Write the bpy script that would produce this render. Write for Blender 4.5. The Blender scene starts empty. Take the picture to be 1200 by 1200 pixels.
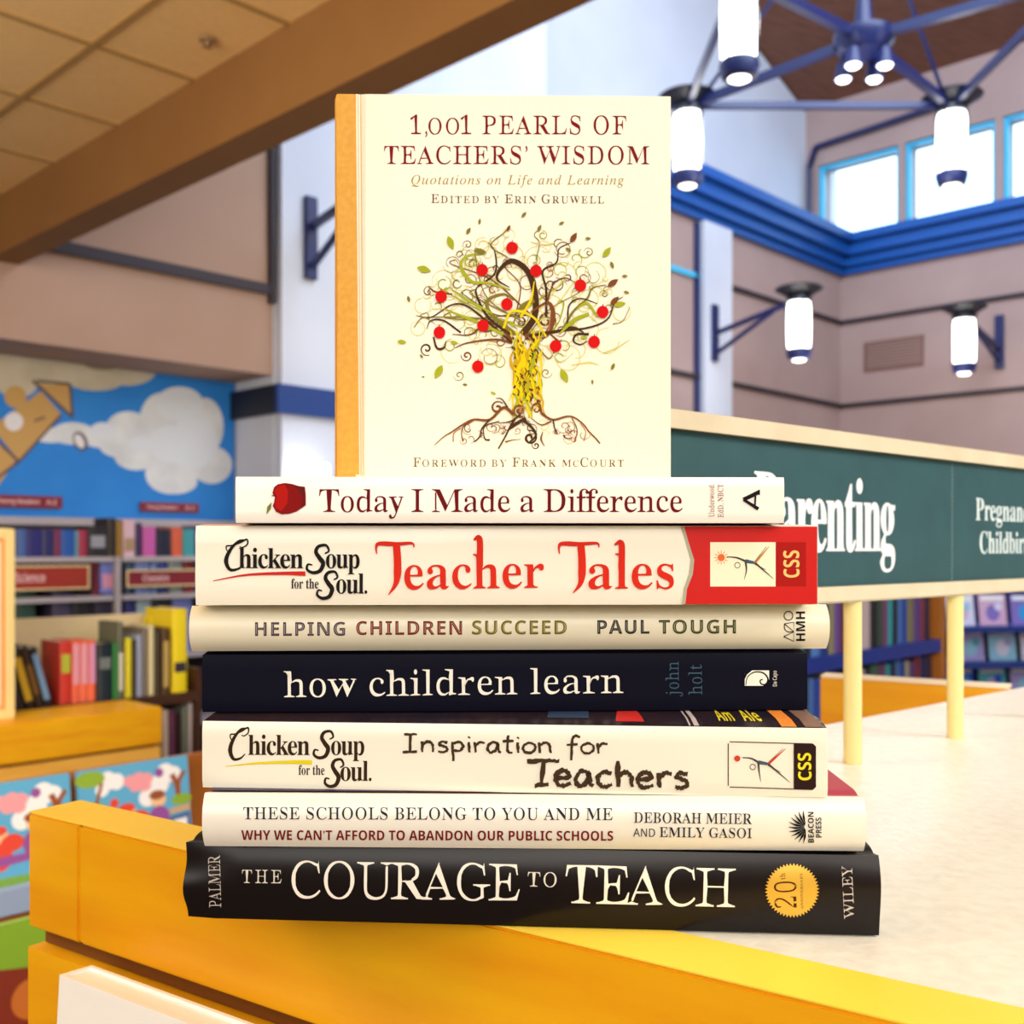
import bpy, bmesh, math, random
from mathutils import Vector, Matrix
C = bpy.context.scene.collection
SC = bpy.context.scene
F = 1250.0            # focal length in pixels of the 1200 px frame
HZ = 643.0            # row of the horizon
H = 1.4               # camera height
PI = math.pi

# ------------------------------------------------------------------ camera
cd = bpy.data.cameras.new('camera'); cam = bpy.data.objects.new('camera', cd); C.objects.link(cam)
cam.location = (0, 0, H); cam.rotation_euler = (PI/2, 0, 0)
cd.sensor_width = 36; cd.lens = 36*F/1200; cd.shift_y = (HZ-600)/1200.0
cd.clip_start = 0.01; cd.clip_end = 100
cd.dof.use_dof = True; cd.dof.focus_distance = 0.385; cd.dof.aperture_fstop = 17
SC.camera = cam

# ------------------------------------------------------------------ world and lights
SC.view_settings.view_transform = 'Standard'; SC.view_settings.look = 'None'
SC.view_settings.gamma = 1; SC.view_settings.use_curve_mapping = False
SC.view_settings.exposure = 0.07
w = bpy.data.worlds.new('sky'); SC.world = w; w.use_nodes = True
bg = w.node_tree.nodes['Background']
bg.inputs[0].default_value = (0.66, 0.86, 1.0, 1); bg.inputs[1].default_value = 3.2

def area(name, loc, size, power, col, target=None, sy=None):
    l = bpy.data.lights.new(name, 'AREA'); l.energy = power; l.color = col
    l.shape = 'RECTANGLE'; l.size = size; l.size_y = sy or size
    o = bpy.data.objects.new(name, l); C.objects.link(o); o.location = loc
    if target:
        o.rotation_euler = (Vector(target)-Vector(loc)).to_track_quat('-Z', 'Y').to_euler()
    return o
area('ceiling_light_over_aisle', (0.5, -1.3, H+1.2), 1.6, 42, (1.0, 0.955, 0.90), (0, 0.4, H))
area('ceiling_light_behind', (-0.9, -2.9, H+1.1), 2.0, 75, (1.0, 0.95, 0.88), (-.1, .4, H-.3))  # unseen fill, added to brighten the fascia and the spines
area('ceiling_light_left', (-1.8, 0.6, H+1.3), 1.2, 36, (1.0, 0.90, 0.72), (-1.3, 2.8, H-.6))
area('ceiling_light_right', (1.7, 0.2, H+1.3), 1.2, 62, (1.0, 0.98, 0.95), (0.8, 1.3, H-.3))
area('cove_uplight', (-1.6, 0.0, H+0.1), 1.6, 62, (1.0, 0.86, 0.60), (-1.9, 1.6, H+1.7))  # unseen upward fill, added to brighten the tiled ceiling
area('atrium_skylight', (2.4, 4.6, H+4.2), 3.0, 200, (0.76, 0.86, 1.0), (1.8, 7.5, H+1.0))

# ------------------------------------------------------------------ helpers
def lin(c):
    r = []
    for v in c[:3]:
        v = v/255.0
        r.append(v/12.92 if v <= .04045 else ((v+.055)/1.055)**2.4)
    return (*r, 1.0)
MATS = {}
def mat(name, col, rough=.6, metal=0, emit=0, noise=None, bump=0, bscale=200, col2=None, stretch=None, spec=.5, ecol=None, coat=0):
    if name in MATS: return MATS[name]
    m = bpy.data.materials.new(name); m.use_nodes = True; nt = m.node_tree
    b = nt.nodes['Principled BSDF']
    b.inputs['Base Color'].default_value = lin(col)
    b.inputs['Roughness'].default_value = rough; b.inputs['Metallic'].default_value = metal
    b.inputs['Specular IOR Level'].default_value = spec
    b.inputs['Coat Weight'].default_value = coat
    if emit:
        b.inputs['Emission Color'].default_value = lin(ecol or col); b.inputs['Emission Strength'].default_value = emit
    if noise or bump:
        tc = nt.nodes.new('ShaderNodeTexCoord'); mp = nt.nodes.new('ShaderNodeMapping')
        nt.links.new(tc.outputs['Object'], mp.inputs[0])
        if stretch: mp.inputs['Scale'].default_value = stretch
        if noise:
            n = nt.nodes.new('ShaderNodeTexNoise'); n.inputs['Scale'].default_value = noise; n.inputs['Detail'].default_value = 5
            nt.links.new(mp.outputs[0], n.inputs['Vector'])
            r = nt.nodes.new('ShaderNodeValToRGB'); r.color_ramp.elements[0].position = .35; r.color_ramp.elements[1].position = .68
            r.color_ramp.elements[0].color = lin(col); r.color_ramp.elements[1].color = lin(col2 or tuple(min(255, c*1.08) for c in col))
            nt.links.new(n.outputs[0], r.inputs[0]); nt.links.new(r.outputs[0], b.inputs['Base Color'])
        if bump:
            n2 = nt.nodes.new('ShaderNodeTexNoise'); n2.inputs['Scale'].default_value = bscale; n2.inputs['Detail'].default_value = 3
            nt.links.new(mp.outputs[0], n2.inputs['Vector'])
            bp = nt.nodes.new('ShaderNodeBump'); bp.inputs['Strength'].default_value = bump; bp.inputs['Distance'].default_value = .001
            nt.links.new(n2.outputs[0], bp.inputs['Height']); nt.links.new(bp.outputs[0], b.inputs['Normal'])
    MATS[name] = m; return m
def col(name, c, rough=.6, **k): return mat(name, c, rough, **k)

class MB:
    """collects shapes and links them as one mesh object"""
    def __init__(s): s.v = []; s.f = []; s.m = []
    def add(s, vs, fs, mi=0):
        o = len(s.v); s.v += [tuple(x) for x in vs]
        for f in fs: s.f.append([i+o for i in f]); s.m.append(mi)
        return s
    def box(s, a, b, mi=0):
        (x0, y0, z0), (x1, y1, z1) = a, b
        vs = [(x0,y0,z0),(x1,y0,z0),(x1,y1,z0),(x0,y1,z0),(x0,y0,z1),(x1,y0,z1),(x1,y1,z1),(x0,y1,z1)]
        return s.add(vs, [(0,3,2,1),(4,5,6,7),(0,1,5,4),(1,2,6,5),(2,3,7,6),(3,0,4,7)], mi)
    def prism(s, poly, off, mi=0):
        n = len(poly); off = Vector(off); vs = [Vector(p) for p in poly]; vs += [p+off for p in vs]
        fs = [tuple(reversed(range(n))), tuple(range(n, 2*n))] + [(i, (i+1) % n, n+(i+1) % n, n+i) for i in range(n)]
        return s.add(vs, fs, mi)
    def tube(s, p0, p1, r, mi=0, n=10, r1=None):
        p0 = Vector(p0); p1 = Vector(p1); d = (p1-p0).normalized(); r1 = r if r1 is None else r1
        a = d.cross(Vector((0, 0, 1))); a = a.normalized() if a.length > 1e-4 else Vector((1, 0, 0)); b = d.cross(a)
        vs = []
        for p, q in ((p0, r), (p1, r1)):
            for i in range(n):
                t = 2*PI*i/n; vs.append(p+(a*math.cos(t)+b*math.sin(t))*q)
        fs = [(i, (i+1) % n, n+(i+1) % n, n+i) for i in range(n)] + [tuple(reversed(range(n))), tuple(range(n, 2*n))]
        return s.add(vs, fs, mi)
    def lathe(s, prof, c=(0, 0, 0), mi=0, n=24):
        vs = []
        for r, z in prof:
            for i in range(n):
                t = 2*PI*i/n; vs.append((c[0]+r*math.cos(t), c[1]+r*math.sin(t), c[2]+z))
        fs = []
        for k in range(len(prof)-1):
            for i in range(n): fs.append((k*n+i, k*n+(i+1) % n, (k+1)*n+(i+1) % n, (k+1)*n+i))
        return s.add(vs, fs, mi)
    def bar(s, p0, p1, w_, h_, mi=0):
        """square bar between two points"""
        p0 = Vector(p0); p1 = Vector(p1); d = (p1-p0).normalized()
        a = d.cross(Vector((0, 0, 1))); a = a.normalized() if a.length > 1e-4 else Vector((1, 0, 0)); b = a.cross(d)
        vs = [p+a*i*w_/2+b*j*h_/2 for p in (p0, p1) for i, j in ((-1,-1),(1,-1),(1,1),(-1,1))]
        return s.add(vs, [(3,2,1,0),(4,5,6,7),(0,1,5,4),(1,2,6,5),(2,3,7,6),(3,0,4,7)], mi)
    def build(s, name, mats, parent=None, smooth=False, bevel=0):
        me = bpy.data.meshes.new(name); me.from_pydata(s.v, [], s.f)
        if not isinstance(mats, (list, tuple)): mats = [mats]
        for m in mats: me.materials.append(m)
        for p, i in zip(me.polygons, s.m): p.material_index = i
        bm = bmesh.new(); bm.from_mesh(me); bmesh.ops.recalc_face_normals(bm, faces=bm.faces)
        if bevel:
            bmesh.ops.remove_doubles(bm, verts=bm.verts, dist=1e-6)
            es = [e for e in bm.edges if len(e.link_faces) == 2 and e.calc_face_angle(0) > .6]
            bmesh.ops.bevel(bm, geom=es, offset=bevel, segments=2, affect='EDGES', clamp_overlap=True)
        bm.to_mesh(me); bm.free()
        if smooth:
            for p in me.polygons: p.use_smooth = True
            me.set_sharp_from_angle(angle=.7)
        o = bpy.data.objects.new(name, me); C.objects.link(o)
        if parent: o.parent = parent
        return o

def empty(name, loc, yaw=0, label=None, cat=None, group=None):
    o = bpy.data.objects.new(name, None); C.objects.link(o); o.location = loc; o.rotation_euler = (0, 0, yaw)
    o.empty_display_size = .05
    if label: tag(o, label, cat, group)
    return o
def tag(o, label, cat, group=None):
    o['label'] = label; o['category'] = cat
    if group: o['group'] = group
    return o
def struct(o): o['kind'] = 'structure'; return o

class Frame:
    """local frame: x along a wall, shelf or spine, y away from the viewer, z up"""
    def __init__(s, x, y, dx, dy, z=0):
        l = math.hypot(dx, dy); s.ex = Vector((dx/l, dy/l, 0)); s.n = Vector((-dy/l, dx/l, 0)); s.o = Vector((x, y, H+z))
        s.yaw = math.atan2(dy, dx)
    def loc(s, u, v, yoff=0):
        """where the sight line of photo point (u, v) meets the plane y = yoff of this frame -> local x, z"""
        r = Vector(((u-600)/F, 1, (HZ-v)/F)); d = s.o-Vector((0, 0, H))
        t = (d.dot(s.n)+yoff)/r.dot(s.n); p = r*t-d
        return p.dot(s.ex), p.z
    def sx(s, u, yoff=0): return s.loc(u, HZ, yoff)[0]
    def w(s, x, y, z): return s.o+s.ex*x+s.n*y+Vector((0, 0, z))
    def shift(s, x=0, y=0, z=0):
        q = s.w(x, y, z); f = Frame(q.x, q.y, s.ex.x, s.ex.y); f.o = q; return f

# ------------------------------------------------------------------ lettering
FM = {'sb': (0x1D400, 0x1D41A, 0x1D7CE), 'sr': (0x1D400, 0x1D41A, 0x1D7CE), 'si': (0x1D434, 0x1D44E, 0x1D7CE),
      'sbi': (0x1D468, 0x1D482, 0x1D7CE), 'nb': (0x1D5D4, 0x1D5EE, 0x1D7EC), 'nr': (0x1D5A0, 0x1D5BA, 0x1D7E2), 'pl': None}
THIN = {'sr': (.62, 0)}
CACHE = {}
def glyphs(s, font, track=1.0, shrink=0, thin=None):
    key = (s, font, track, shrink, thin)
    if key in CACHE: return CACHE[key]
    t = ''
    fm = FM[font]
    for c in s:
        if fm and 'A' <= c <= 'Z': t += chr(fm[0]+ord(c)-65)
        elif fm and 'a' <= c <= 'z': t += '\u210e' if (font == 'si' and c == 'h') else chr(fm[1]+ord(c)-97)
        elif fm and c.isdigit(): t += chr(fm[2]+ord(c)-48)
        else: t += c
    cu = bpy.data.curves.new('tmp', 'FONT'); cu.body = t; cu.size = 1; cu.resolution_u = 5; cu.space_character = track; cu.offset = shrink
    ob = bpy.data.objects.new('tmp', cu); C.objects.link(ob)
    dg = bpy.context.evaluated_depsgraph_get(); me = bpy.data.meshes.new_from_object(ob.evaluated_get(dg))
    bm = bmesh.new(); bm.from_mesh(me); bmesh.ops.remove_doubles(bm, verts=bm.verts, dist=1e-5)
    th = thin or THIN.get(font)
    if th:
        import numpy as np
        nrm = {}; seg = []
        for e in bm.edges:
            if len(e.link_faces) == 1:
                a, b = e.verts; fc = e.link_faces[0]; d = (b.co-a.co)
                if d.length < 1e-7: continue
                n = Vector((d.y, -d.x, 0)).normalized()
                o3 = [q for q in fc.verts if q not in (a, b)][0]
                if n.dot(o3.co-a.co) > 0: n = -n
                seg.append((a.co.x, a.co.y, b.co.x, b.co.y))
                for q in (a, b): nrm[q] = nrm.get(q, Vector((0, 0, 0)))+n
        S = np.array(seg); bv = [q for q, n in nrm.items() if n.length > 1e-6]
        for q in bv: nrm[q].normalize()
        mv = []
        for q in bv:      # local stroke thickness: distance across the letter, straight into it
            n = nrm[q]; dx, dy = -n.x, -n.y; px, py = q.co.x+dx*1e-4, q.co.y+dy*1e-4
            ex, ey = S[:, 2]-S[:, 0], S[:, 3]-S[:, 1]; den = dx*ey-dy*ex; den[np.abs(den) < 1e-12] = 1e-12
            t = ((S[:, 0]-px)*ey-(S[:, 1]-py)*ex)/den; u = ((S[:, 0]-px)*dy-(S[:, 1]-py)*dx)/den
            t = t[(t > 1e-4) & (u >= 0) & (u <= 1)]; mv.append(min(.15, float(t.min())) if len(t) else 0)
        for q, th_ in zip(bv, mv):
            n = nrm[q]; k_ = max(0, th_-.045)*th[0]/2 if th[0] > 0 else th[0]
            q.co.x -= n.x*k_; q.co.y -= n.y*(k_*.25 if th[0] > 0 else th[1])
    bm.verts.ensure_lookup_table()
    vs = [(q.co.x, q.co.y) for q in bm.verts]; fs = [[q.index for q in f.verts] for f in bm.faces]
    bm.free(); bpy.data.objects.remove(ob); bpy.data.curves.remove(cu); bpy.data.meshes.remove(me)
    CACHE[key] = (vs, fs); return CACHE[key]
def caph(font):
    vs, _ = glyphs('H', font, 1.0, 0, (0, 0)); return max(q[1] for q in vs)

class Ink:
    """flat shapes in photo coordinates, later laid on a surface; every shape gets its own hair-thin layer"""
    def __init__(s): s.p = []          # (verts2d, faces, matindex)
    def poly(s, pts, mi=0): s.p.append((list(pts), [list(range(len(pts)))], mi)); return s
    def raw(s, vs, fs, mi=0): s.p.append((vs, fs, mi)); return s
    def text(s, runs, font, p0, p1, h, mi=0, track=1.0, shrink=0, thin=None, gap=.07):
        if isinstance(runs, str): runs = [(runs, 1.0)]
        V = []; Fc = []; x = 0
        for t, sc in runs:
            vs, fs = glyphs(t, font, track, shrink, thin)
            x0 = min(q[0] for q in vs); o = len(V)
            if t[0] == ' ': x += .30
            V += [((q[0]-x0)*sc+x, q[1]*sc) for q in vs]; Fc += [[i+o for i in f] for f in fs]
            x = max(q[0] for q in V)+gap*track
        wd = max(q[0] for q in V); k = h/caph(font)
        dx, dy = p1[0]-p0[0], p1[1]-p0[1]; L = math.hypot(dx, dy); ux, uy = dx/L, dy/L; vx, vy = uy, -ux
        s.p.append(([(p0[0]+ux*q[0]*L/wd+vx*q[1]*k, p0[1]+uy*q[0]*L/wd+vy*q[1]*k) for q in V], Fc, mi)); return s
    def ribbon(s, pts, w0, w1=None, wm=None, mi=0, n=7, jit=0, closed=False):
        """smooth brush stroke through pts, width w0 at the start, wm in the middle, w1 at the end"""
        w1 = w0 if w1 is None else w1; wm = (w0+w1)/2 if wm is None else wm
        P = [Vector((a, b)) for a, b in pts]
        if len(P) == 2: Q = [P[0].lerp(P[1], i/4) for i in range(5)]
        else:
            Q = []
            E = [2*P[0]-P[1]]+P+[2*P[-1]-P[-2]]
            for i in range(1, len(E)-2):
                a, b, c, d = E[i-1:i+3]
                for k in range(n):
                    t = k/n
                    Q.append(.5*((2*b)+(-a+c)*t+(2*a-5*b+4*c-d)*t*t+(-a+3*b-3*c+d)*t**3))
            Q.append(P[-1])
        N = len(Q); A = []; B = []
        for i, q in enumerate(Q):
            d = Q[min(i+1, N-1)]-Q[max(i-1, 0)]
            d = d.normalized() if d.length > 1e-9 else Vector((1, 0)); nn = Vector((-d.y, d.x)); t = i/(N-1)
            wd = (w0+(wm-w0)*t*2 if t < .5 else wm+(w1-wm)*(t*2-1))/2
            A.append(q+nn*(wd+random.uniform(-jit, jit))); B.append(q-nn*(wd+random.uniform(-jit, jit)))
        vs = [tuple(q) for q in A+B]; fs = [[i, i+1, N+i+1, N+i] for i in range(N-1)]
        s.p.append((vs, fs, mi)); return s
    def disc(s, c, r, mi=0, n=20, ry=None, wob=0, rot=0):
        ry = ry or r; cs, sn = math.cos(rot), math.sin(rot); pts = []
        for i in range(n):
            a = 2*PI*i/n; k = 1+wob*(i % 2); x, y = r*k*math.cos(a), ry*k*math.sin(a)
            pts.append((c[0]+x*cs-y*sn, c[1]+x*sn+y*cs))
        return s.poly(pts, mi)
    def ring(s, c, r, w_, mi=0): return s.ribbon([(c[0]+r*math.cos(a*PI/4), c[1]+r*math.sin(a*PI/4)) for a in range(9)], w_, mi=mi)
    def rect(s, u0, v0, u1, v1, mi=0): return s.poly([(u0, v0), (u1, v0), (u1, v1), (u0, v1)], mi)
    def lay(s, fn, name, mats, parent, cuts=None, step=4e-6, base=1.2e-4):
        """fn(u, v, lift) -> local point"""
        V = []; Fc = []; M = []
        for i, (vs, fs, mi) in enumerate(s.p):
            lift = base+step*i; o = len(V)
            if cuts:
                bm = bmesh.new(); bv = [bm.verts.new((a, b, 0)) for a, b in vs]
                for f in fs:
                    try: bm.faces.new([bv[k] for k in f])
                    except ValueError: pass
                for axis, vals in cuts:
                    lo = min(q[axis] for q in vs); hi = max(q[axis] for q in vs)
                    for c in vals:
                        if lo < c < hi:
                            co = [0, 0, 0]; no = [0, 0, 0]; co[axis] = c; no[axis] = 1
                            bmesh.ops.bisect_plane(bm, geom=bm.verts[:]+bm.edges[:]+bm.faces[:], plane_co=co, plane_no=no, dist=1e-5)
                bm.verts.index_update()
                vs = [(q.co.x, q.co.y) for q in bm.verts]; fs = [[q.index for q in f.verts] for f in bm.faces]; bm.free()
            V += [fn(a, b, lift) for a, b in vs]
            for f in fs: Fc.append([k+o for k in f]); M.append(mi)
        me = bpy.data.meshes.new(name); me.from_pydata(V, [], Fc)
        for m in mats: me.materials.append(m)
        for p, i in zip(me.polygons, M): p.material_index = i
        o = bpy.data.objects.new(name, me); C.objects.link(o)
        if parent: o.parent = parent
        return o

# ------------------------------------------------------------------ materials
WOOD = mat('yellow_maple', (230, 156, 6), .42, noise=3, col2=(240, 180, 12), stretch=(2, 2, 14), bump=.05, bscale=60)
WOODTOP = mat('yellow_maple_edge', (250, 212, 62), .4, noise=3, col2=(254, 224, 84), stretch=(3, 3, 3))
WOODDARK = mat('brown_groove', (120, 70, 12), .7)
DKWOOD = mat('dark_walnut', (62, 34, 18), .5, noise=8, col2=(84, 46, 24), stretch=(1, 6, 6))
MAPLE = mat('pale_maple', (214, 190, 140), .5, noise=5, col2=(224, 202, 158))
BROWN = mat('brown_maple', (168, 98, 30), .5, noise=5, col2=(184, 112, 40))
LAM = mat('speckled_laminate', (234, 232, 220), .35, noise=160, col2=(224, 221, 207), bump=.3, bscale=350)
PAPER = mat('book_pages', (236, 228, 206), .8, noise=900, col2=(216, 206, 180), stretch=(.02, .02, 3))
BLACK = mat('black_metal', (20, 24, 42), .4)
NAVY = mat('navy_metal', (26, 36, 92), .4)
GLOW = mat('lantern_glass', (255, 252, 245), .3, emit=5.0)
LENS = mat('lamp_lens', (255, 250, 240), .3, emit=4.0)

# ------------------------------------------------------------------ building axes
D1 = Vector((.6931, .7208, 0)); D2 = Vector((-.7208, .6931, 0))
K = Vector((2.926, 9.5, 0))
MAUVE = mat('mauve_plaster', (168, 142, 138), .85, noise=2, col2=(176, 150, 146))
WHITE = mat('white_plaster', (204, 209, 226), .85, noise=2, col2=(212, 216, 230))
CORN = mat('blue_cornice', (14, 84, 170), .45)  # blue sky light from the windows is put into the cornice colour
TRIM = mat('dark_trim', (44, 32, 44), .6)
fA = Frame(K.x, K.y, D1.x, D1.y)          # wall A: local x = 0 at the corner, negative towards the left of the photo
fB = Frame(K.x, K.y, -D2.x, -D2.y)        # wall B: local x grows to the right of the photo
def fbox(fr, a, b, mb, mi=0):
    (x0, y0, z0), (x1, y1, z1) = a, b
    vs = [fr.w(x, y, z) for x, y, z in [(x0,y0,z0),(x1,y0,z0),(x1,y1,z0),(x0,y1,z0),(x0,y0,z1),(x1,y0,z1),(x1,y1,z1),(x0,y1,z1)]]
    mb.add(vs, [(0,3,2,1),(4,5,6,7),(0,1,5,4),(1,2,6,5),(2,3,7,6),(3,0,4,7)], mi)
FL = -H
# floor
struct(MB().box((-9, -4, -.05), (13, 14, 0)).build('floor', mat('floor_carpet', (96, 84, 74), .95, noise=30, col2=(112, 96, 84))))
xL = fA.sx(320)                            # left end of the white wall
# wall A, lower part (to the cornice) and the gable above it, set back a little
xM = fA.sx(640)
mb = MB(); fbox(fA, (xM, 0, FL), (.0, .3, 2.7), mb); struct(mb.build('wall_back', MAUVE))
mb = MB(); fbox(fA, (xL, 0, FL), (xM, .339, 4.9), mb); struct(mb.build('wall_middle', WHITE))
zE, sl = 3.98, .357
g = [(-7.5, 2.6), (.6, 2.6), (.6, zE-.6*sl), (-7.5, zE+7.5*sl)]
mb = MB(); mb.prism([fA.w(x, .34, z) for x, z in g], fA.n*.2); struct(mb.build('wall_gable', WHITE))
# wall B with three window openings
WINS = [(-.22, .53), (.585, 1.33), (1.39, 2.14), (2.2, 2.95)]
mb = MB(); fbox(fB, (-.34, 0, FL), (9.1, .25, 2.76), mb); fbox(fB, (-.34, 0, 3.46), (9.1, .25, 4.0), mb)
xs = [-.34]+[q for wn in WINS for q in wn]+[9.1]
for i in range(0, len(xs), 2): fbox(fB, (xs[i], 0, 2.76), (xs[i+1], .25, 3.46), mb)
struct(mb.build('wall_right', MAUVE))
GLASS = mat('window_glass', (240, 250, 255), .02)
_b = GLASS.node_tree.nodes['Principled BSDF']; _b.inputs['Transmission Weight'].default_value = 1; _b.inputs['IOR'].default_value = 1.02
CYAN = mat('window_frame_blue', (60, 190, 235), .4)
for i, (a, b) in enumerate(WINS):
    mb = MB()
    for q in ((a, 2.76, a+.03, 3.46), (b-.03, 2.76, b, 3.46), (a+.03, 2.76, b-.03, 2.79), (a+.03, 3.43, b-.03, 3.46)):
        fbox(fB, (q[0], .03, q[1]), (q[2], .09, q[3]), mb)
    o = struct(mb.build('window_%d' % (i+1), CYAN))
    mb = MB(); fbox(fB, (a+.03, .055, 2.79), (b-.03, .06, 3.43), mb); mb.build('pane', GLASS, o)
# cornice: stepped moulding on both walls
n = 0
for fr, x0, x1 in ((fA, xM, .0), (fB, 0, 9.0)):
    mb = MB()
    for z0, z1, d in ((2.42, 2.48, .05), (2.48, 2.56, .10), (2.56, 2.66, .16), (2.66, 2.73, .22)):
        fbox(fr, (x0, -d, z0), (x1, .0, z1), mb)
    n += 1; struct(mb.build('trim_%d' % n, CORN))
# thin dark wall trims
def trim(fr, x0, x1, z, m=TRIM, hgt=.035):
    global n
    mb = MB(); fbox(fr, (x0, -.025, z), (x1, -.001, z+hgt), mb); n += 1; struct(mb.build('trim_%d' % n, m))
pil = [(fA.sx(322), fA.sx(402)), (fA.sx(818), fA.sx(850))]
for z in (1.99, 1.25):
    trim(fA, pil[1][1], -.002, z); trim(fA, pil[0][1], pil[1][0], z, CYAN if z > 1.9 else TRIM); trim(fB, 0.0, 4.5, z)  # cyan stretch: a pale blue highlight painted onto the upper trim
mb = MB(); fbox(fA, (pil[1][0]-.06, -.025, .3), (pil[1][0]-.005, -.001, 2.4), mb); n += 1; struct(mb.build('trim_%d' % n, NAVY))
for a, b in pil:
    mb = MB(); fbox(fA, (a, -.06, FL), (b, -.0005, 2.419), mb); o = struct(mb.build('trim_%d' % (n+1), WHITE)); n += 1
# dark blue band low on the white pilaster, wrapping round its left side
mb = MB(); fbox(fA, (xL-.03, -.09, .66), (pil[0][1], -.0605, .80), mb); n += 1; struct(mb.build('trim_%d' % n, mat('blue_band', (24, 60, 130), .5)))
mb = MB(); fbox(fA, (xL-.03, -.0595, .66), (xL-.001, .349, .80), mb); n += 1; struct(mb.build('trim_%d' % n, mat('black_band', (16, 18, 36), .5)))
# wood roof over the atrium
mb = MB()
mb.prism([fA.w(.4, .6, zE-.4*sl+.02), fA.w(.4, -10, zE-.4*sl+.02), fA.w(-7.5, -10, zE+7.5*sl+.02), fA.w(-7.5, .6, zE+7.5*sl+.02)], (0, 0, .1))
struct(mb.build('ceiling', mat('roof_boards', (112, 68, 48), .7, noise=6, col2=(134, 86, 62), stretch=(1, 8, 1))))
# low tiled ceiling on the left with a grid, and the bulkhead at its edge
fS = Frame(-.924, 3.144, D2.x, D2.y)       # bulkhead line; local x runs to the far left, local y towards the camera side
zC = 1.39; TS = .488
TILE = mat('ceiling_tile', (236, 198, 140), .9, noise=60, col2=(230, 192, 132))
GRID = mat('ceiling_grid', (168, 132, 78), .8)
mb = MB(); fbox(fS, (-9, .0, zC), (6.0, 12, zC+.05), mb)
for k in range(-12, 12): fbox(fS, (k*TS-.010+.02, 0, zC-.006), (k*TS+.010+.02, 12, zC), mb, 1)
for k in range(0, 16): fbox(fS, (-9, .308+k*TS-.010, zC-.007), (6.0, .308+k*TS+.010, zC-.0005), mb, 1)
struct(mb.build('ceiling.001', [TILE, GRID]))
mb = MB(); fbox(fS, (-9, -.12, 1.16), (4.0, .0, zC+2.2), mb)
struct(mb.build('wall_soffit', mat('soffit_plaster', (132, 90, 46), .85, noise=3, col2=(138, 98, 52))))
# the rest of the shop shell, behind and beside the camera
SH = mat('shop_wall', (196, 170, 140), .85)
struct(MB().box((-7, -4.2, 0), (9.5, -4, 6)).build('wall_front', SH))
struct(MB().box((-7.2, -4, 0), (-7, 8, 6)).build('wall_side', SH))
struct(MB().box((9.5, -4, 0), (9.7, 3.2, 6)).build('wall_east', SH))
# wall over the children's corner: continues wall A to the left, then the mural niche under it
fN = Frame(fA.w(xL, 0, 0).x, fA.w(xL, 0, 0).y, D1.x, D1.y)      # origin at the left end of the white wall
NZ = .851
TAN = mat('tan_plaster', (170, 138, 120), .85, noise=2, col2=(176, 144, 128))
mb = MB(); fbox(fN, (-3.6, 0, NZ), (-.001, .35, 2.7), mb); struct(mb.build('wall_left', TAN))
trim(fN, -3.5, -.03, 1.24, TRIM, .05); trim(fN, -3.5, -.03, 1.99)
mb = MB(); fbox(fN, (-.03, -.03, 1.2), (-.002, -.0005, 2.4), mb); n += 1; struct(mb.build('trim_%d' % n, TRIM))
mb = MB(); fbox(fN, (0.001, 0.30, FL), (.12, .349, 2.6), mb); struct(mb.build('wall_return', TAN))

# ------------------------------------------------------------------ mural
fM = fN.shift(0, .35)
mb = MB(); fbox(fM, (-3.6, 0, FL), (.12, .1, 2.6), mb); struct(mb.build('wall_mural', mat('mural_base', (150, 140, 130), .8)))
mur = empty('mural', fM.w(0, -.001, 0), fM.yaw, 'bright blue sky mural with white clouds and a tan box kite, over the far bookcases', 'mural')
mb = MB(); mb.box((-3.4, -.004, -.35), (-.002, 0, NZ-.002)); mb.build('sky_panel', mat('mural_sky', (30, 124, 214), .7, noise=4, col2=(38, 134, 220)), mur)
def mfn(u, v, lift):
    x, z = fM.loc(u, v, -.006); return (min(x, -.004), -.0052-lift*6, min(z, NZ-.004))
CLOUD = mat('mural_cloud', (206, 208, 214), .8, noise=7, col2=(226, 228, 232)); CLOUD2 = mat('mural_cloud_warm', (190, 180, 158), .8, noise=7, col2=(206, 196, 176))
k = Ink()
for u, v, r, ry in ((60, 510, 22, 9), (85, 508, 26, 13), (120, 512, 26, 13), (150, 502, 26, 20), (190, 490, 26, 30), (210, 480, 28, 26), (240, 500, 22, 34), (160, 535, 26, 16), (200, 555, 30, 24), (235, 540, 30, 22), (205, 565, 26, 14), (150, 522, 34, 16), (248, 545, 24, 22), (205, 515, 34, 30), (225, 500, 30, 34)):
    k.disc((u, v), r, 0, 24, ry)
for u, v, r, ry in ((210, 473, 28, 20), (225, 520, 30, 30), (120, 505, 15, 10), (165, 520, 14, 9), (200, 520, 26, 22)): k.disc((u, v), r, 1, 24, ry)
k.lay(mfn, 'cloud', [CLOUD, mat('mural_cloud_light', (218, 222, 232), .8)], mur)
k = Ink()
for u, v, r, ry in ((10, 420, 50, 26), (60, 425, 40, 26), (110, 430, 44, 28), (150, 432, 34, 20), (20, 450, 24, 16), (115, 446, 30, 12)): k.disc((u, v), r, 0, 24, ry)
for u, v in ((50, 412), (120, 425)): k.disc((u, v), 22, 1, 24, 9)
k.lay(mfn, 'cloud', [CLOUD2, mat('mural_cloud_shade', (150, 136, 110), .8)], mur)
k = Ink(); T, L = 0, 1
k.poly([(38, 446), (82, 450), (84, 488)], 0); k.poly([(-10, 500), (48, 458), (72, 486), (22, 540)], 0); k.poly([(-40, 530), (-4, 512), (18, 540), (-6, 575)], 0)
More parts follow.
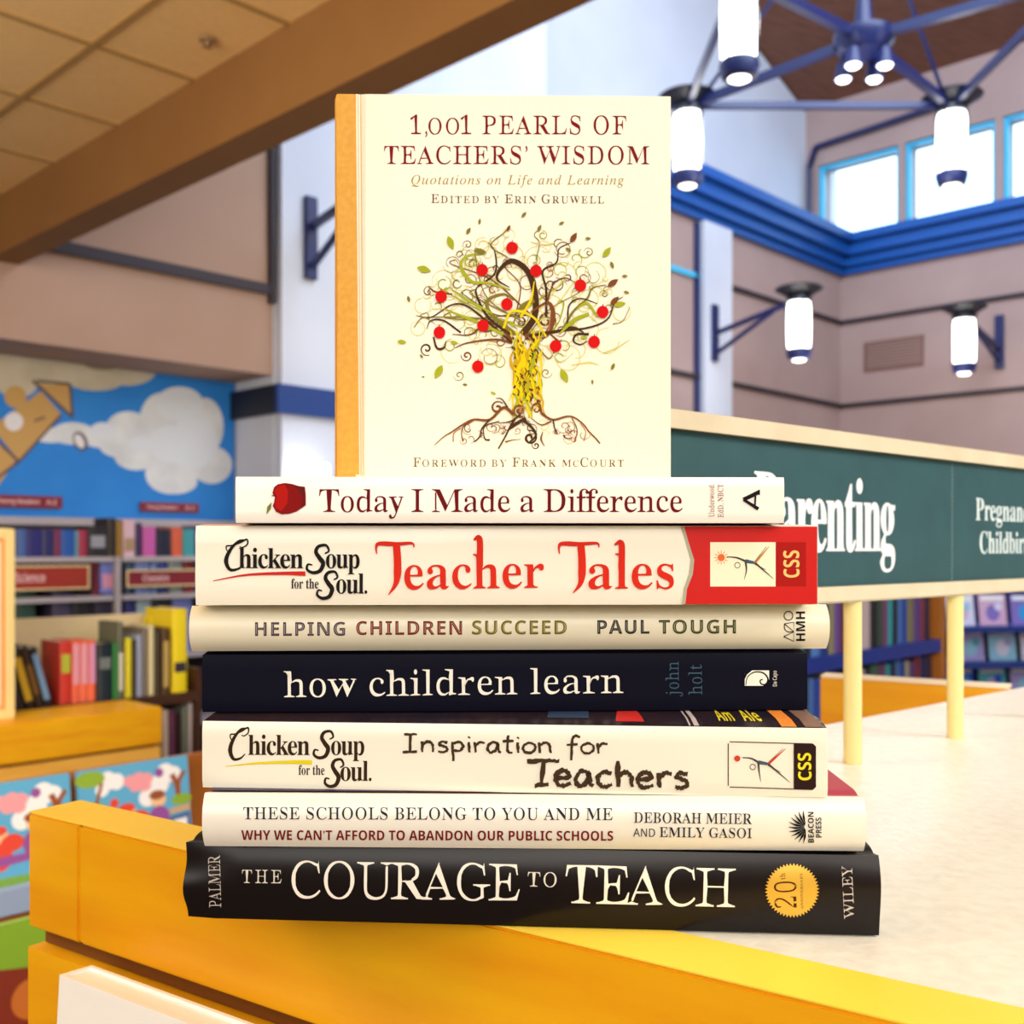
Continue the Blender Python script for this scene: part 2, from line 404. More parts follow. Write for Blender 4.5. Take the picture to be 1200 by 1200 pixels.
for p in ([(38, 446), (82, 450)], [(82, 450), (85, 489)], [(38, 446), (85, 489)], [(72, 486), (22, 541)], [(22, 541), (-8, 512)], [(22, 541), (-6, 562)]): k.ribbon(p, 3.2, mi=1)
k.disc((18, 465), 13, 0); k.disc((16, 494), 11, 2); k.ribbon([(40, 493), (53, 489)], 2.5, mi=1)
k.disc((94, 517), 12, 1, 20, 8, rot=1.1); k.disc((93, 517), 9, 2, 20, 5, rot=1.1)
k.lay(mfn, 'box_kite', [mat('kite_tan', (196, 154, 90), .8), mat('kite_line', (92, 70, 78), .8), mat('kite_white', (226, 222, 228), .8)], mur)

# ------------------------------------------------------------------ generic small book for shelves
COLNAMES = {}
def cmat(c, rough=.5): return mat('cover_%d_%d_%d' % c, c, rough)
def shelf_book(fr, x0, x1, z0, hgt, dep, c, label, group=None, lean=0, ystart=.01, c2=None, cat='book', name='book', parts=True):
    """book standing spine towards the viewer; c2 = coloured band on its spine"""
    wd = x1-x0; o = empty(name, fr.w(x0, ystart, z0), fr.yaw, label, cat, group)
    o.rotation_euler = (0, lean, fr.yaw)
    t = min(.003, wd*.2)
    mb = MB(); r = min(.006, wd*.2)
    mb.prism([(0, r, 0), (wd*.25, 0, 0), (wd*.75, 0, 0), (wd, r, 0), (wd, t*2, 0), (0, t*2, 0)], (0, 0, hgt))
    mb.box((0, t*2, 0), (t, dep, hgt)); mb.box((wd-t, t*2, 0), (wd, dep, hgt))
    if c2:
        for (b0, b1, cc) in c2: mb.box((wd*.12, -.0006, hgt*b0), (wd*.88, r*.6, hgt*b1), 1)
        mb.build('cover', [cmat(c), cmat(c2[0][2])], o)
    else: mb.build('cover', cmat(c), o)
    mb = MB(); mb.box((t, t*2, .003), (wd-t, dep-.004, hgt-.003)); mb.build('pages', PAPER, o)
    return o

# ------------------------------------------------------------------ far bookcases under the mural
STEEL = mat('grey_shelving', (176, 166, 170), .5); DKB = mat('dark_back', (40, 36, 52), .7)
fC = fN.shift(0, .03)
zt, zs2, zs3 = -.035, -.205, -.48
x140 = fC.sx(140); xc0, xc1 = -3.2, -.02
UNITS = [(xc0, x140-.006), (x140-.005, xc1)]
bcase = []
for i, (a, b) in enumerate(UNITS):
    o = empty('bookcase', fC.w(a, 0, FL), fC.yaw, ['grey bookcase under the mural, left of the thin upright, behind the orange sign', 'grey bookcase under the mural, right of the thin upright, nearest the white wall'][i], 'bookcase', 'grey bookcases along the mural wall')
    Wd = b-a
    MB().box((0, .27, 0), (Wd, .29, zt+.14-FL)).build('back_panel', DKB, o)
    MB().box((0, .26, zt+.1402-FL), (Wd, .29, zt+.175-FL)).build('top_rail', STEEL, o)
    for x in (0, Wd-.012): MB().box((x, 0, 0), (x+.012, .27, zt-FL)).build('side_panel', STEEL, o)
    for z in (zt, zs2, zs3, -.8, -1.1): MB().box((.0205, 0, z-.022-FL), (Wd-.0205, .269, z-FL)).build('shelf', STEEL, o)
def row(fr, z, items, where, dep=.13, group=None, yoff=.01):
    """items: (u0, u1, vtop, colour, colour name[, lean])"""
    used = {}
    for j, it in enumerate(items):
        u0, u1, vt, c, nm = it[:5]; x0 = fr.sx(u0, yoff); x1 = fr.sx(u1, yoff)-.0008
        y = fr.w((x0+x1)/2, yoff, 0).y; hgt = (HZ-vt)*y/F-z
        pv = items[j-1][4] if j else None; nx = items[j+1][4] if j+1 < len(items) else None
        if pv and nx: lab = '%s book between %s and %s ones, %s' % (nm, pv, nx, where)
        elif nx: lab = '%s book left of a %s one, left end, %s' % (nm, nx, where)
        else: lab = '%s book right of a %s one, %s' % (nm, pv, where)
        shelf_book(fr, x0, x1, z, hgt, dep, c, lab, group, it[5] if len(it) > 5 else 0, yoff, it[6] if len(it) > 6 else None)
row(fC, zt, [(-16, -4, 620, (60, 90, 150), 'slate blue'), (-4, 8, 622, (140, 40, 50), 'crimson'), (8, 20, 621, (40, 60, 110), 'dusky blue'), (20, 31, 620, (70, 100, 160), 'grey blue'), (31, 50, 621, (38, 34, 110), 'indigo'), (50, 64, 621, (36, 36, 96), 'navy'),
    (64, 72, 620, (120, 40, 80), 'plum'), (72, 88, 621, (30, 84, 168), 'bright blue'), (88, 92, 622, (90, 150, 170), 'pale teal'), (92, 103, 621, (160, 42, 72), 'raspberry'), (104, 126, 617, (34, 28, 34), 'black', 0, [(.3, .7, (150, 150, 160))]),
    (127, 137, 607, (40, 26, 20), 'dark brown'), (137, 144, 612, (150, 112, 30), 'ochre'), (145, 159, 609, (214, 176, 190), 'pale pink', 0, [(.15, .5, (170, 140, 110))]), (160, 167, 613, (58, 34, 84), 'deep purple'), (168, 183, 617, (196, 88, 168), 'magenta'),
    (184, 201, 620, (22, 26, 52), 'midnight'), (202, 214, 618, (212, 92, 60), 'orange'), (215, 229, 620, (60, 150, 160), 'teal'), (230, 244, 616, (90, 60, 120), 'violet'), (245, 262, 618, (40, 90, 130), 'steel blue'), (263, 280, 619, (170, 60, 60), 'brick red')],
    'grey bookcase top', .14, 'books along the top of the grey bookcases')
row(fC, zs2, [(108, 117, 658, (110, 30, 50), 'maroon'), (118, 138, 656, (120, 130, 210), 'lilac blue', 0, [(.2, .6, (220, 150, 180))]), (148, 158, 660, (60, 90, 120), 'grey teal'), (159, 176, 655, (130, 150, 210), 'periwinkle'),
    (177, 186, 656, (110, 140, 200), 'cornflower blue'), (187, 197, 656, (60, 80, 170), 'royal blue'), (198, 214, 657, (150, 160, 160), 'silver grey'), (215, 228, 658, (130, 40, 44), 'dark red'), (229, 250, 657, (50, 60, 100), 'ink blue')],
    'grey bookcase middle shelf', .14, 'books on the middle shelf of the grey bookcases', .03)
row(fC, zs3, [(20, 42, 693, (40, 70, 60), 'bottle green'), (62, 84, 694, (70, 60, 90), 'dusk purple'), (85, 110, 696, (30, 24, 34), 'ebony'), (111, 138, 695, (44, 34, 60), 'aubergine'), (147, 160, 693, (40, 40, 110), 'dark indigo'), (161, 178, 697, (150, 170, 180), 'mist grey'),
    (179, 202, 692, (30, 36, 50), 'charcoal blue'), (203, 226, 695, (110, 120, 190), 'lavender')], 'grey bookcase lower shelf', .14, 'books on the lower shelf of the grey bookcases', .03)
# small maroon sign strips on the mural and red shelf signs with a cream border
MAR = mat('maroon_sign', (128, 26, 44), .5); REDS = mat('red_sign', (160, 44, 26), .5); CREAM = mat('sign_cream', (226, 200, 150), .5); LET = mat('sign_lettering', (232, 190, 190), .6)
def strip_sign(fr, u0, v0, u1, v1, y, words, label, mats, border, group, standoff=.012):
    x0, z1 = fr.loc(u0, v0, y); x1, z0 = fr.loc(u1, v1, y); z1 = min(z1, 9)
    o = empty('shelf_sign', fr.w(x0, y, z0), fr.yaw, label, 'sign', group); Wd, Hh = x1-x0, z1-z0
    MB().box((0, 0, 0), (Wd, standoff-.001, Hh)).build('sign_board', mats[0], o)
    if border:
        mb = MB(); t = .008
        mb.box((0, -.003, 0), (Wd, 0, t)).box((0, -.003, Hh-t), (Wd, 0, Hh)).box((0, -.003, t), (t, 0, Hh-t)).box((Wd-t, -.003, t), (Wd, 0, Hh-t)); mb.build('sign_border', mats[1], o)
    for a, b, t in words:
        k = Ink(); k.text(t, 'nb', (a*Wd, -Hh*.32), (b*Wd, -Hh*.32), Hh*.38)
        k.lay(lambda u, v, l: (u, -.0004-l, -v), 'lettering', [LET], o)
    return o
strip_sign(fM, -14, 579, 73, 596, -.02, [(.12, .68, 'Young Readers'), (.78, .92, 'A-Z')], 'narrow maroon sign strip on the mural at the left edge', [MAR, CREAM], False, None)
strip_sign(fM, 165, 588, 233, 601, -.02, [(.1, .62, 'Young Readers'), (.76, .92, 'A-Z')], 'narrow maroon sign strip on the mural, right one, below the white cloud', [MAR, CREAM], False, None)
strip_sign(fC, 8, 663, 105, 690, -.014, [(.1, .45, 'Science')], 'orange red shelf sign with cream border on the left grey bookcase', [REDS, CREAM], True, None)
strip_sign(fC, 148, 668, 232, 686, -.014, [(.22, .58, 'Classics')], 'dull red shelf sign on the right grey bookcase beside the thin upright', [MAR, CREAM], True, None)

# ------------------------------------------------------------------ wooden bookcase with the leaning books, ledge in front
fU = Frame(-1.45, 3.02, D1.x, D1.y)        # front line of the yellow ledge
xl0 = -1.6; xl1 = fU.sx(190)
lg = empty('display_ledge', fU.w(xl0, 0, FL), fU.yaw, 'wide yellow wooden display ledge with a dark groove, left behind the book stack', 'display ledge')
Wl = xl1-xl0; zl = -.5-FL
MB().box((0, 0, zl-.115), (Wl, .24, zl)).build('ledge_top', WOOD, lg, bevel=.003)
MB().box((0, .02, zl-.125), (Wl-.01, .24, zl-.1155)).build('groove', WOODDARK, lg)
MB().box((0, .004, 0), (Wl-.004, .24, zl-.1255)).build('lower_panel', mat('yellow_maple_light', (232, 172, 66), .45, noise=3, col2=(240, 184, 84), stretch=(2, 2, 12)), lg)
fX = fU.shift(0, .26)
xb0 = fX.sx(8); xb1 = fX.sx(236)
bc = empty('wooden_bookcase', fX.w(xb0, 0, FL), fX.yaw, 'low wooden bookcase with pale back panel and dark shelf behind the yellow ledge', 'bookcase')
Wb = xb1-xb0; zsh = -.5
MB().box((0, .26, 0), (Wb, .28, -.235-FL)).build('back_panel', MAPLE, bc)
MB().box((0, .0, zsh-.035-FL), (Wb-.021, .259, zsh-FL)).build('shelf', DKWOOD, bc)
MB().box((0, .02, -.82-.03-FL), (Wb-.021, .259, -.82-FL)).build('shelf', DKWOOD, bc)
MB().box((Wb-.02, 0, 0), (Wb, .259, -.42-FL)).build('side_panel', DKWOOD, bc)
row(fX, zsh, [(20, 30, 752, (34, 24, 26), 'leaning black', -.26), (31, 42, 754, (46, 30, 22), 'leaning dark brown', -.26, [(.1, .8, (210, 170, 30))]), (43, 52, 756, (56, 38, 20), 'leaning coffee brown', -.26, [(.2, .7, (120, 84, 30))]), (53, 62, 757, (30, 26, 30), 'leaning blue black', -.26, [(.1, .9, (120, 160, 200))])],
    'dark shelf', .15, 'leaning books on the dark shelf')
row(fX, zsh, [(71, 84, 752, (206, 50, 40), 'scarlet', 0, [(.5, .8, (180, 190, 60))]), (85, 94, 751, (236, 106, 74), 'coral', 0, [(.3, .95, (226, 160, 180))]), (94.5, 103.5, 751, (236, 112, 80), 'salmon', 0, [(.3, .95, (226, 160, 180))]), (104, 113, 751, (238, 108, 70), 'pink-orange', 0, [(.3, .95, (214, 150, 190))]),
    (115, 132, 754, (18, 34, 48), 'dark teal', 0, [(.55, .75, (110, 120, 120))]), (133, 139, 754, (30, 120, 50), 'green'), (139, 145, 729, (96, 100, 84), 'olive grey', 0, [(.1, .6, (210, 210, 190))]), (148, 155, 748, (218, 204, 30), 'lemon yellow'), (156, 160, 750, (60, 44, 34), 'umber'), (161, 167, 744, (150, 160, 190), 'pale blue grey'), (168, 174, 736, (120, 108, 96), 'taupe'),
    (175, 181, 733, (220, 206, 160), 'cream'), (182, 190, 740, (60, 46, 16), 'bronze brown'), (191, 199, 736, (84, 50, 20), 'chestnut', 0, [(.1, .8, (190, 160, 90))])],
    'dark shelf', .15, 'upright books on the dark shelf')
x0 = fX.sx(203, .01); x1 = fX.sx(220, .01)
shelf_book(fX, x0, x1, zsh, .29, .2, (240, 214, 20), 'tall bright yellow box file with navy band, right end of dark shelf', None, 0, .01, [(.24, .36, (50, 40, 60))], 'box file', 'box_file')
x0 = fX.sx(176, .04); 
fY = fX.shift(0, .03)
o = empty('yellow_pouch', fX.w(fX.sx(176, .17), .165, zsh), fX.yaw, 'crumpled yellow and white bag standing behind the cream book on the dark shelf', 'bag')
xx = fX.sx(197, .17)-fX.sx(176, .17)
mb = MB(); mb.prism([(0, 0, 0), (xx, 0, 0), (xx+.004, 0, .26), (xx*.7, 0, .268), (xx*.45, 0, .262), (xx*.2, 0, .266), (-.003, 0, .255)], (0, .05, 0)); mb.build('bag_body', cmat((244, 222, 20)), o)
mb = MB(); mb.box((.001, -.001, .15), (xx-.001, -.0002, .2)); mb.build('white_band', cmat((240, 236, 220)), o)
row(fX, -.82, [(191, 198, 832, (226, 206, 190), 'ivory'), (199, 206, 833, (120, 60, 90), 'mulberry'), (207, 213, 836, (50, 24, 30), 'oxblood'), (214, 221, 830, (130, 140, 126), 'sage grey'), (222, 230, 822, (214, 206, 212), 'pearl white')], 'shelf beside yellow ledge', .15, 'books on the lower shelf of the wooden bookcase', .03)
# beige framed board standing on the ledge at the left edge
fF = fU.shift(0, .1)
xf1 = fF.sx(18); xf0 = xf1-.36; zf = -.499
o = empty('framed_board', fF.w(xf0, 0, zf), fF.yaw, 'cream framed board with orange inner border on the yellow ledge, far left', 'framed board')
Wf = .36; hf = (HZ-620)*fF.w(xf1, 0, 0).y/F-zf; t = .028
mb = MB(); mb.box((0, 0, 0), (t, .02, hf)).box((Wf-t, 0, 0), (Wf, .02, hf)).box((t, 0, 0), (Wf-t, .02, t)).box((t, 0, hf-t), (Wf-t, .02, hf)); mb.build('frame', cmat((244, 220, 150)), o, bevel=.003)
MB().box((t, .006, t), (Wf-t, .016, hf-t)).build('orange_border', cmat((240, 160, 80)), o)
MB().box((t+.010, .003, t+.010), (Wf-t-.010, .0058, hf-t-.010)).build('insert_card', cmat((248, 226, 184)), o)

# ------------------------------------------------------------------ picture books on a rack, lower left
SKY = cmat((96, 176, 220), .3)
fP = Frame((97-600)/F*2.16, 2.16, D1.x, D1.y)
rk = empty('picture_book_rack', fP.w(-1.0, .02, FL), fP.yaw, 'stepped brown wooden rack holding picture books, lower left behind the fascia', 'display rack')
zb = -.449-.205
MB().box((0, -.0345, 0), (1.47, .3, zb-.002-FL)).build('rack_base', BROWN, rk)
MB().box((0, .07, zb-.001-FL), (1.47, .09, -.47-FL)).build('back_board', BROWN, rk)
MB().box((0, -.06, zb-.04-FL), (1.3, -.035, zb+.008-FL)).build('ledge_lip', cmat((150, 170, 205)), rk)
MB().box((0, -.26, 0), (1.2, -.061, -.86-FL)).build('lower_step', BROWN, rk)
def picbook(fr, x0, Wd, Hh, z0, label, boxy=True):
    o = empty('picture_book', fr.w(x0, 0, z0), fr.yaw, label, 'picture book', 'picture books on the rack'); o.rotation_euler = (-.12, 0, fr.yaw)
    MB().box((0, 0, 0), (Wd, .003, Hh)).box((0, .011, 0), (Wd, .014, Hh)).box((0, .003, 0), (.003, .011, Hh)).build('cover', [SKY], o)
    MB().box((.0035, .0033, .003), (Wd-.002, .0107, Hh-.003)).build('pages', PAPER, o)
    k = Ink(); q = lambda pts: [(a*Wd, b*Hh) for a, b in pts]
    def d(a, b, r, mi, ry=None): k.disc((a*Wd, b*Hh), r*Wd, mi, 16, (ry or r)*Wd)
    k.poly(q([(0, 0), (1, 0), (1, .08), (0, .12)]), 3)
    for a, b, r in ((.25, .86, .08), (.33, .84, .07), (.6, .62, .08), (.78, .84, .09), (.86, .82, .07), (.72, .74, .09), (.2, .78, .06)): d(a, b, r, 0)
    d(.1, .9, .13, 1, .07); d(.12, .52, .13, 1, .12); k.ribbon(q([(.13, .1), (.12, .5), (.2, .85)]), .03*Wd, mi=2)
    k.ribbon(q([(.9, .5), (.88, .7), (.84, .82)]), .05*Wd, mi=2); k.ribbon(q([(.9, .5), (.9, .72), (.96, .84)]), .04*Wd, mi=2); d(.92, .54, .1, 1, .05)
    for a, b in ((.45, .82), (.53, .84), (.6, .82), (.5, .76), (.58, .75)): d(a, b, .06, 4, .05)
    d(.72, .86, .04, 5); d(.3, .62, .04, 6)
    for a, b, hc, bc_ in ((.42, .5, 6, 6), (.7, .58, 2, 5)):
        d(a, b, .07, 7); d(a-.01, b+.05, .075, hc, .04); d(a, b-.2, .1, bc_, .11)
    d(.52, .42, .09, 6, .07); k.poly(q([(.3, .2), (.85, .24), (.85, .3), (.3, .3)]), 5)
    k.poly(q([(.8, .12), (.99, .14), (.99, .4), (.8, .38)]), 8); k.poly(q([(.83, .16), (.96, .17), (.96, .34), (.83, .33)]), 0); k.poly(q([(.8, .4), (1, .42), (1, .48), (.8, .46)]), 9)
    k.lay(lambda u, v, l: (u, -l*2, v), 'cover_picture', [cmat((244, 244, 248)), cmat((140, 176, 50)), cmat((150, 80, 40)), cmat((120, 170, 70)), cmat((240, 160, 170)), cmat((150, 80, 160)), cmat((226, 70, 50)), cmat((240, 196, 150)), cmat((80, 110, 160)), cmat((206, 170, 120))], o)
    return o
picbook(fP, 0, .245, .2, zb, 'blue picture book with painted children, nearest the stack on the rack')
picbook(fP, -.262, .245, .2, zb, 'blue picture book on the rack, cut off by the left photo edge')
picbook(fP, -.53, .245, .2, zb, 'blue picture book at the far left end of the rack')
fQ = fP.shift(0, -.2)
for j, (dx, c, nm) in enumerate(((-.70, (120, 50, 30), 'rust'), (-.55, (60, 110, 180), 'sky blue'), (-.40, (190, 90, 30), 'burnt orange'), (-.25, (128, 170, 40), 'leaf green'))):
    o = empty('book', fQ.w(dx, 0, -.859), fQ.yaw, nm+' book standing face out on the lower step of the picture book rack', 'book', 'books on the lower rack step')
    o.rotation_euler = (-.1, 0, fQ.yaw)
    MB().box((0, 0, 0), (.14, .002, .2)).box((0, .014, 0), (.14, .016, .2)).box((0, .002, 0), (.002, .014, .2)).build('cover', cmat(c), o)
    MB().box((.002, .0021, .002), (.139, .0139, .198)).build('pages', PAPER, o)
    k = Ink(); k.poly([(.006, .004), (.134, .004), (.134, .105), (.006, .125)], 0); k.disc((.07, .06), .035, 1)
    k.lay(lambda u, v, l: (u, -l, v), 'cover_picture', [cmat((128, 44, 22)), cmat((196, 110, 40))], o)

# ------------------------------------------------------------------ sconces
def lantern(par, c, s, name='lantern'):
    """glass cylinder lamp with a dish above and a cap below; c = centre of the glass top; s = glass height"""
    cx, cy, cz = c; r = s*.24
    lt = MB().lathe([(r*.5, s*.10), (r*.9, s*.10), (r*2.0, s*.26), (r*2.1, s*.27), (r*2.0, s*.30), (r*.3, s*.30), (0, s*.30)], (cx, cy, cz), n=28).lathe([(0, s*.0), (r*1.1, 0), (r*1.1, s*.10), (0, s*.10)], (cx, cy, cz)).build(name, BLACK, par, smooth=True)
    MB().lathe([(0, -s+.001), (r*.92, -s+.001), (r, -s*.9), (r*1.04, -s*.5), (r, -s*.1), (r*.92, -.001), (0, -.001)], (cx, cy, cz), n=28).build('glass', GLOW, lt, smooth=True)
    MB().lathe([(0, -s-.0005), (r*1.05, -s-.0005), (r*1.12, -s*1.06), (r*.95, -s*1.2), (r*.7, -s*1.22), (0, -s*1.2)], (cx, cy, cz), n=28).build('cap', NAVY, lt, smooth=True)
    MB().lathe([(0, -s*1.205), (r*.62, -s*1.222), (r*.4, -s*1.25), (0, -s*1.26)], (cx, cy, cz), n=20).build('lens', LENS, lt, smooth=True)
    mb = MB()
    for i in range(4):
        a = PI/4+i*PI/2; mb.tube((cx+1.13*r*math.cos(a), cy+1.13*r*math.sin(a), cz), (cx+1.13*r*math.cos(a), cy+1.13*r*math.sin(a), cz-s*1.02), r*.06, n=6)
    mb.build('cage_rod', BLACK, lt)
    return lt
def sconce(fr, u, depth, label, zp0, zp1, hgt=.33, z_top=1.72, yb=0):
    x = fr.sx(u, yb); o = empty('wall_sconce', fr.w(x, yb-.0005, (zp0+zp1)/2), fr.yaw, label, 'wall lamp', 'wall lanterns on brackets'); zc = (zp0+zp1)/2
    MB().box((-.035, -.03, zp0-zc), (.035, 0, zp1-zc)).build('wall_plate', NAVY, o, bevel=.004)
    zt_ = z_top-zc
    lantern(o, (0, -depth, zt_), hgt)
    mb = MB(); mb.bar((0, -.03, zt_-.12), (0, -depth, zt_+.02), .035, .03); mb.build('arm', NAVY, o)
    mb = MB(); mb.bar((0, -.03, zp0-zc+.06), (0, -depth*.72, zt_-.03), .028, .024); mb.build('brace', NAVY, o)
    l = bpy.data.lights.new('sconce_bulb', 'POINT'); l.energy = 5; l.color = (1, .84, .62); l.shadow_soft_size = .1
    lo = bpy.data.objects.new('sconce_bulb', l); C.objects.link(lo); lo.location = fr.w(x, yb-depth-.12, z_top-.5)
sconce(fA, 362, .70, 'lantern sconce left of the upright cream book, only its bracket in view', 1.34, 1.75, yb=-.06)
sconce(fA, 836, .70, 'glowing lantern sconce on the narrow white pilaster, left of the room corner', 1.39, 1.81, yb=-.06)
sconce(fB, 1172, .742, 'glowing lantern sconce on the right wall, right of the brown vent', 1.44, 1.87)
# low lamp behind the books by the white pilaster
xq = fA.sx(368, -.2)
o = empty('table_lamp', fA.w(xq, -.2, FL), fA.yaw, 'small glowing white lamp by the white pilaster, just above the stack', 'lamp')
MB().lathe([(0, 0), (.12, 0), (.12, .02), (.02, .04), (.015, 1.5), (0, 1.5)]).build('stand', BLACK, o, smooth=True)
MB().lathe([(0, 1.501), (.055, 1.501), (.075, 1.78), (.07, 1.81), (0, 1.815)]).build('lamp_shade', GLOW, o, smooth=True)

# wall vent
x0, z1 = fB.loc(1013, 402); x1, z0 = fB.loc(1083, 431)
o = empty('wall_vent', fB.w(x0, -.012, z0+.02), fB.yaw, 'brown slatted air vent on the right wall between the two sconces', 'air vent'); Wd = x1-x0; Hh = z1-z0-.02
V1 = mat('vent_brown', (128, 92, 84), .6)
mb = MB(); mb.box((0, 0, 0), (Wd, .011, .02)).box((0, 0, Hh-.02), (Wd, .011, Hh)).box((0, 0, .02), (.02, .011, Hh-.02)).box((Wd-.02, 0, .02), (Wd, .011, Hh-.02)); mb.build('vent_frame', V1, o)
mb = MB()
for i in range(8): mb.box((.02, .003, .025+i*(Hh-.045)/8), (Wd-.02, .009, .025+i*(Hh-.045)/8+.012))
mb.build('louvres', V1, o)

# ------------------------------------------------------------------ chandelier
cz = 2.73; CC = Vector((1.9, 5.76, 0)); cs = [(-.83, -.74), (-.83, .74), (.78, .74), (.78, -.74)]
ch = empty('chandelier', (CC.x, CC.y, H+cz), 0, 'large square black chandelier with four glowing lanterns under the wood roof', 'chandelier')
STR = mat('blue_black_steel', (26, 34, 84), .35)
for i, (x, y) in enumerate(cs):
    lantern(ch, (x, y, -.08), .36)
    MB().bar((x*.93, y*.93, -.03), (x*.1, y*.1, .02), .045, .045).build('arm', STR, ch)
    x2, y2 = cs[(i+1) % 4]
    MB().bar((x+(x2-x)*.06, y+(y2-y)*.06, -.03), (x2-(x2-x)*.06, y2-(y2-y)*.06, -.03), .035, .04).build('frame_rail', STR, ch)
    MB().tube((x*.9, y*.9, .0), (x*.06, y*.06, .85), .012).build('stay_rod', STR, ch)
hb = MB().lathe([(0, -.06), (.12, -.06), (.16, .0), (.16, .05), (.05, .1), (.03, .3), (.03, 2.1), (0, 2.1)], n=20).build('hub', STR, ch, smooth=True)
for i in range(4):
    a = PI/4+i*PI/2; x, y = .12*math.cos(a), .12*math.sin(a)
    sp = MB().lathe([(0, 0), (.035, 0), (.05, -.09), (.045, -.09), (.0, -.02)], (x, y, -.07), n=14).build('spotlight', NAVY, ch, smooth=True)
    MB().lathe([(0, -.088), (.04, -.088), (.03, -.1), (0, -.104)], (x, y, -.07), n=14).build('lens', LENS, sp, smooth=True)
l = bpy.data.lights.new('chandelier_light', 'POINT'); l.energy = 40; l.color = (.95, .97, 1); l.shadow_soft_size = .4
lo = bpy.data.objects.new('chandelier_light', l); C.objects.link(lo); lo.location = (CC.x, CC.y, H+cz-.7)
# conduit along the clerestory wall
o = MB().bar(fB.w(-.28, -.04, 3.45), fB.w(-.28, -.04, 2.75), .04, .04).bar(fB.w(-.28, -.04, 3.45), fB.w(-.22, -.04, 3.62), .04, .04).bar(fB.w(-.22, -.04, 3.62), fB.w(1.0, -.04, 3.68), .04, .04).build('conduit_pipe', STR)
tag(o, 'dark blue pipe bending over the left clerestory window', 'pipe')
# sprinkler on the tiled ceiling
y = zC*F/(HZ-43); o = MB().lathe([(0, 0), (.022, 0), (.022, -.004), (.006, -.006), (.006, -.018), (.014, -.02), (0, -.022)], n=14).build('ceiling_sprinkler', mat('sprinkler_metal', (150, 120, 90), .4)); o.location = ((243-600)/F*y, y, H+zC-.008)
tag(o, 'small sprinkler head on the tan tiled ceiling', 'sprinkler')

# ------------------------------------------------------------------ right side: bookcase and magazines behind the sign
fR = Frame((1108-600)/F*3.0, 3.0, D1.x, D1.y)
Wr = 1.5; zr = -(748-HZ)*3.0/F
o = empty('wooden_bookcase', fR.w(-Wr, 0, FL), fR.yaw, 'brown wooden bookcase full of dark books behind the green sign', 'bookcase')
DK2 = mat('black_shelf', (24, 24, 40), .35)
MB().box((Wr-.03, 0, 0), (Wr, .3, .2-FL)).build('side_panel', BROWN, o); MB().box((0, 0, 0), (.03, .3, .2-FL)).build('side_panel', BROWN, o)
MB().box((.03, .28, 0), (Wr-.03, .3, .2-FL)).build('back_panel', DK2, o); MB().box((.03, 0, .17-FL), (Wr-.03, .28, .2-FL)).build('top_panel', BROWN, o)
for z in (zr, zr-.26, zr-.55): MB().box((.03, 0, z-.035-FL), (Wr-.03, .279, z-FL)).build('shelf', mat('blue_lit_shelf', (22, 50, 140), .3), o)  # blue light on the shelf fronts is mixed into their colour
random.seed(4)
def rrow(z, items, where, grp):
    x = -Wr+.032; last = None; J = []
    for wd, hh, c, nm in items: J.append((x, wd, hh, c, nm)); x += wd+.001
    for j, (x, wd, hh, c, nm) in enumerate(J):
        if x+wd > -.032: break
        pv = J[j-1][4] if j else 'side panel'; nx = J[j+1][4] if j+1 < len(J) else 'side panel'
        shelf_book(fR, x, x+wd, z, hh, .16, c, '%s book between %s and %s, %s' % (nm, pv, nx, where), grp, 0, .02)
PAL = [((20, 24, 46), 'black blue'), ((140, 130, 90), 'khaki'), ((24, 30, 70), 'deep navy'), ((190, 170, 170), 'pinkish white'), ((110, 60, 100), 'mauve'), ((70, 110, 170), 'denim blue'), ((90, 60, 130), 'purple'), ((60, 30, 60), 'dark plum'),
       ((26, 22, 30), 'jet black'), ((40, 130, 140), 'turquoise'), ((30, 60, 140), 'cobalt'), ((110, 40, 50), 'wine red'), ((160, 150, 200), 'pale lilac'), ((50, 80, 60), 'forest green')]
WDS = [.03, .022, .04, .028, .035, .025, .03, .045]
def mk(off, base, k0, cnt):
    r = []
    for i in range(cnt):
        c, nm = PAL[(i*5+off) % len(PAL)]; c = tuple(max(5, min(250, int(q*(1+.12*((i % 3)-1))))) for q in c)
        r.append((WDS[(i*3+off) % 8], base+.02*((i*7+off) % 4)/4, c, ('bright ' if i % 3 == 2 else 'dull ' if i % 3 == 0 else 'plain ')+nm))
    return r
rrow(zr, mk(2, .2, 0, 44), 'upper shelf behind sign', 'books on the upper shelf behind the green sign')
rrow(zr-.26, mk(7, .205, 0, 44), 'lower shelf behind sign', 'books on the lower shelf behind the green sign')
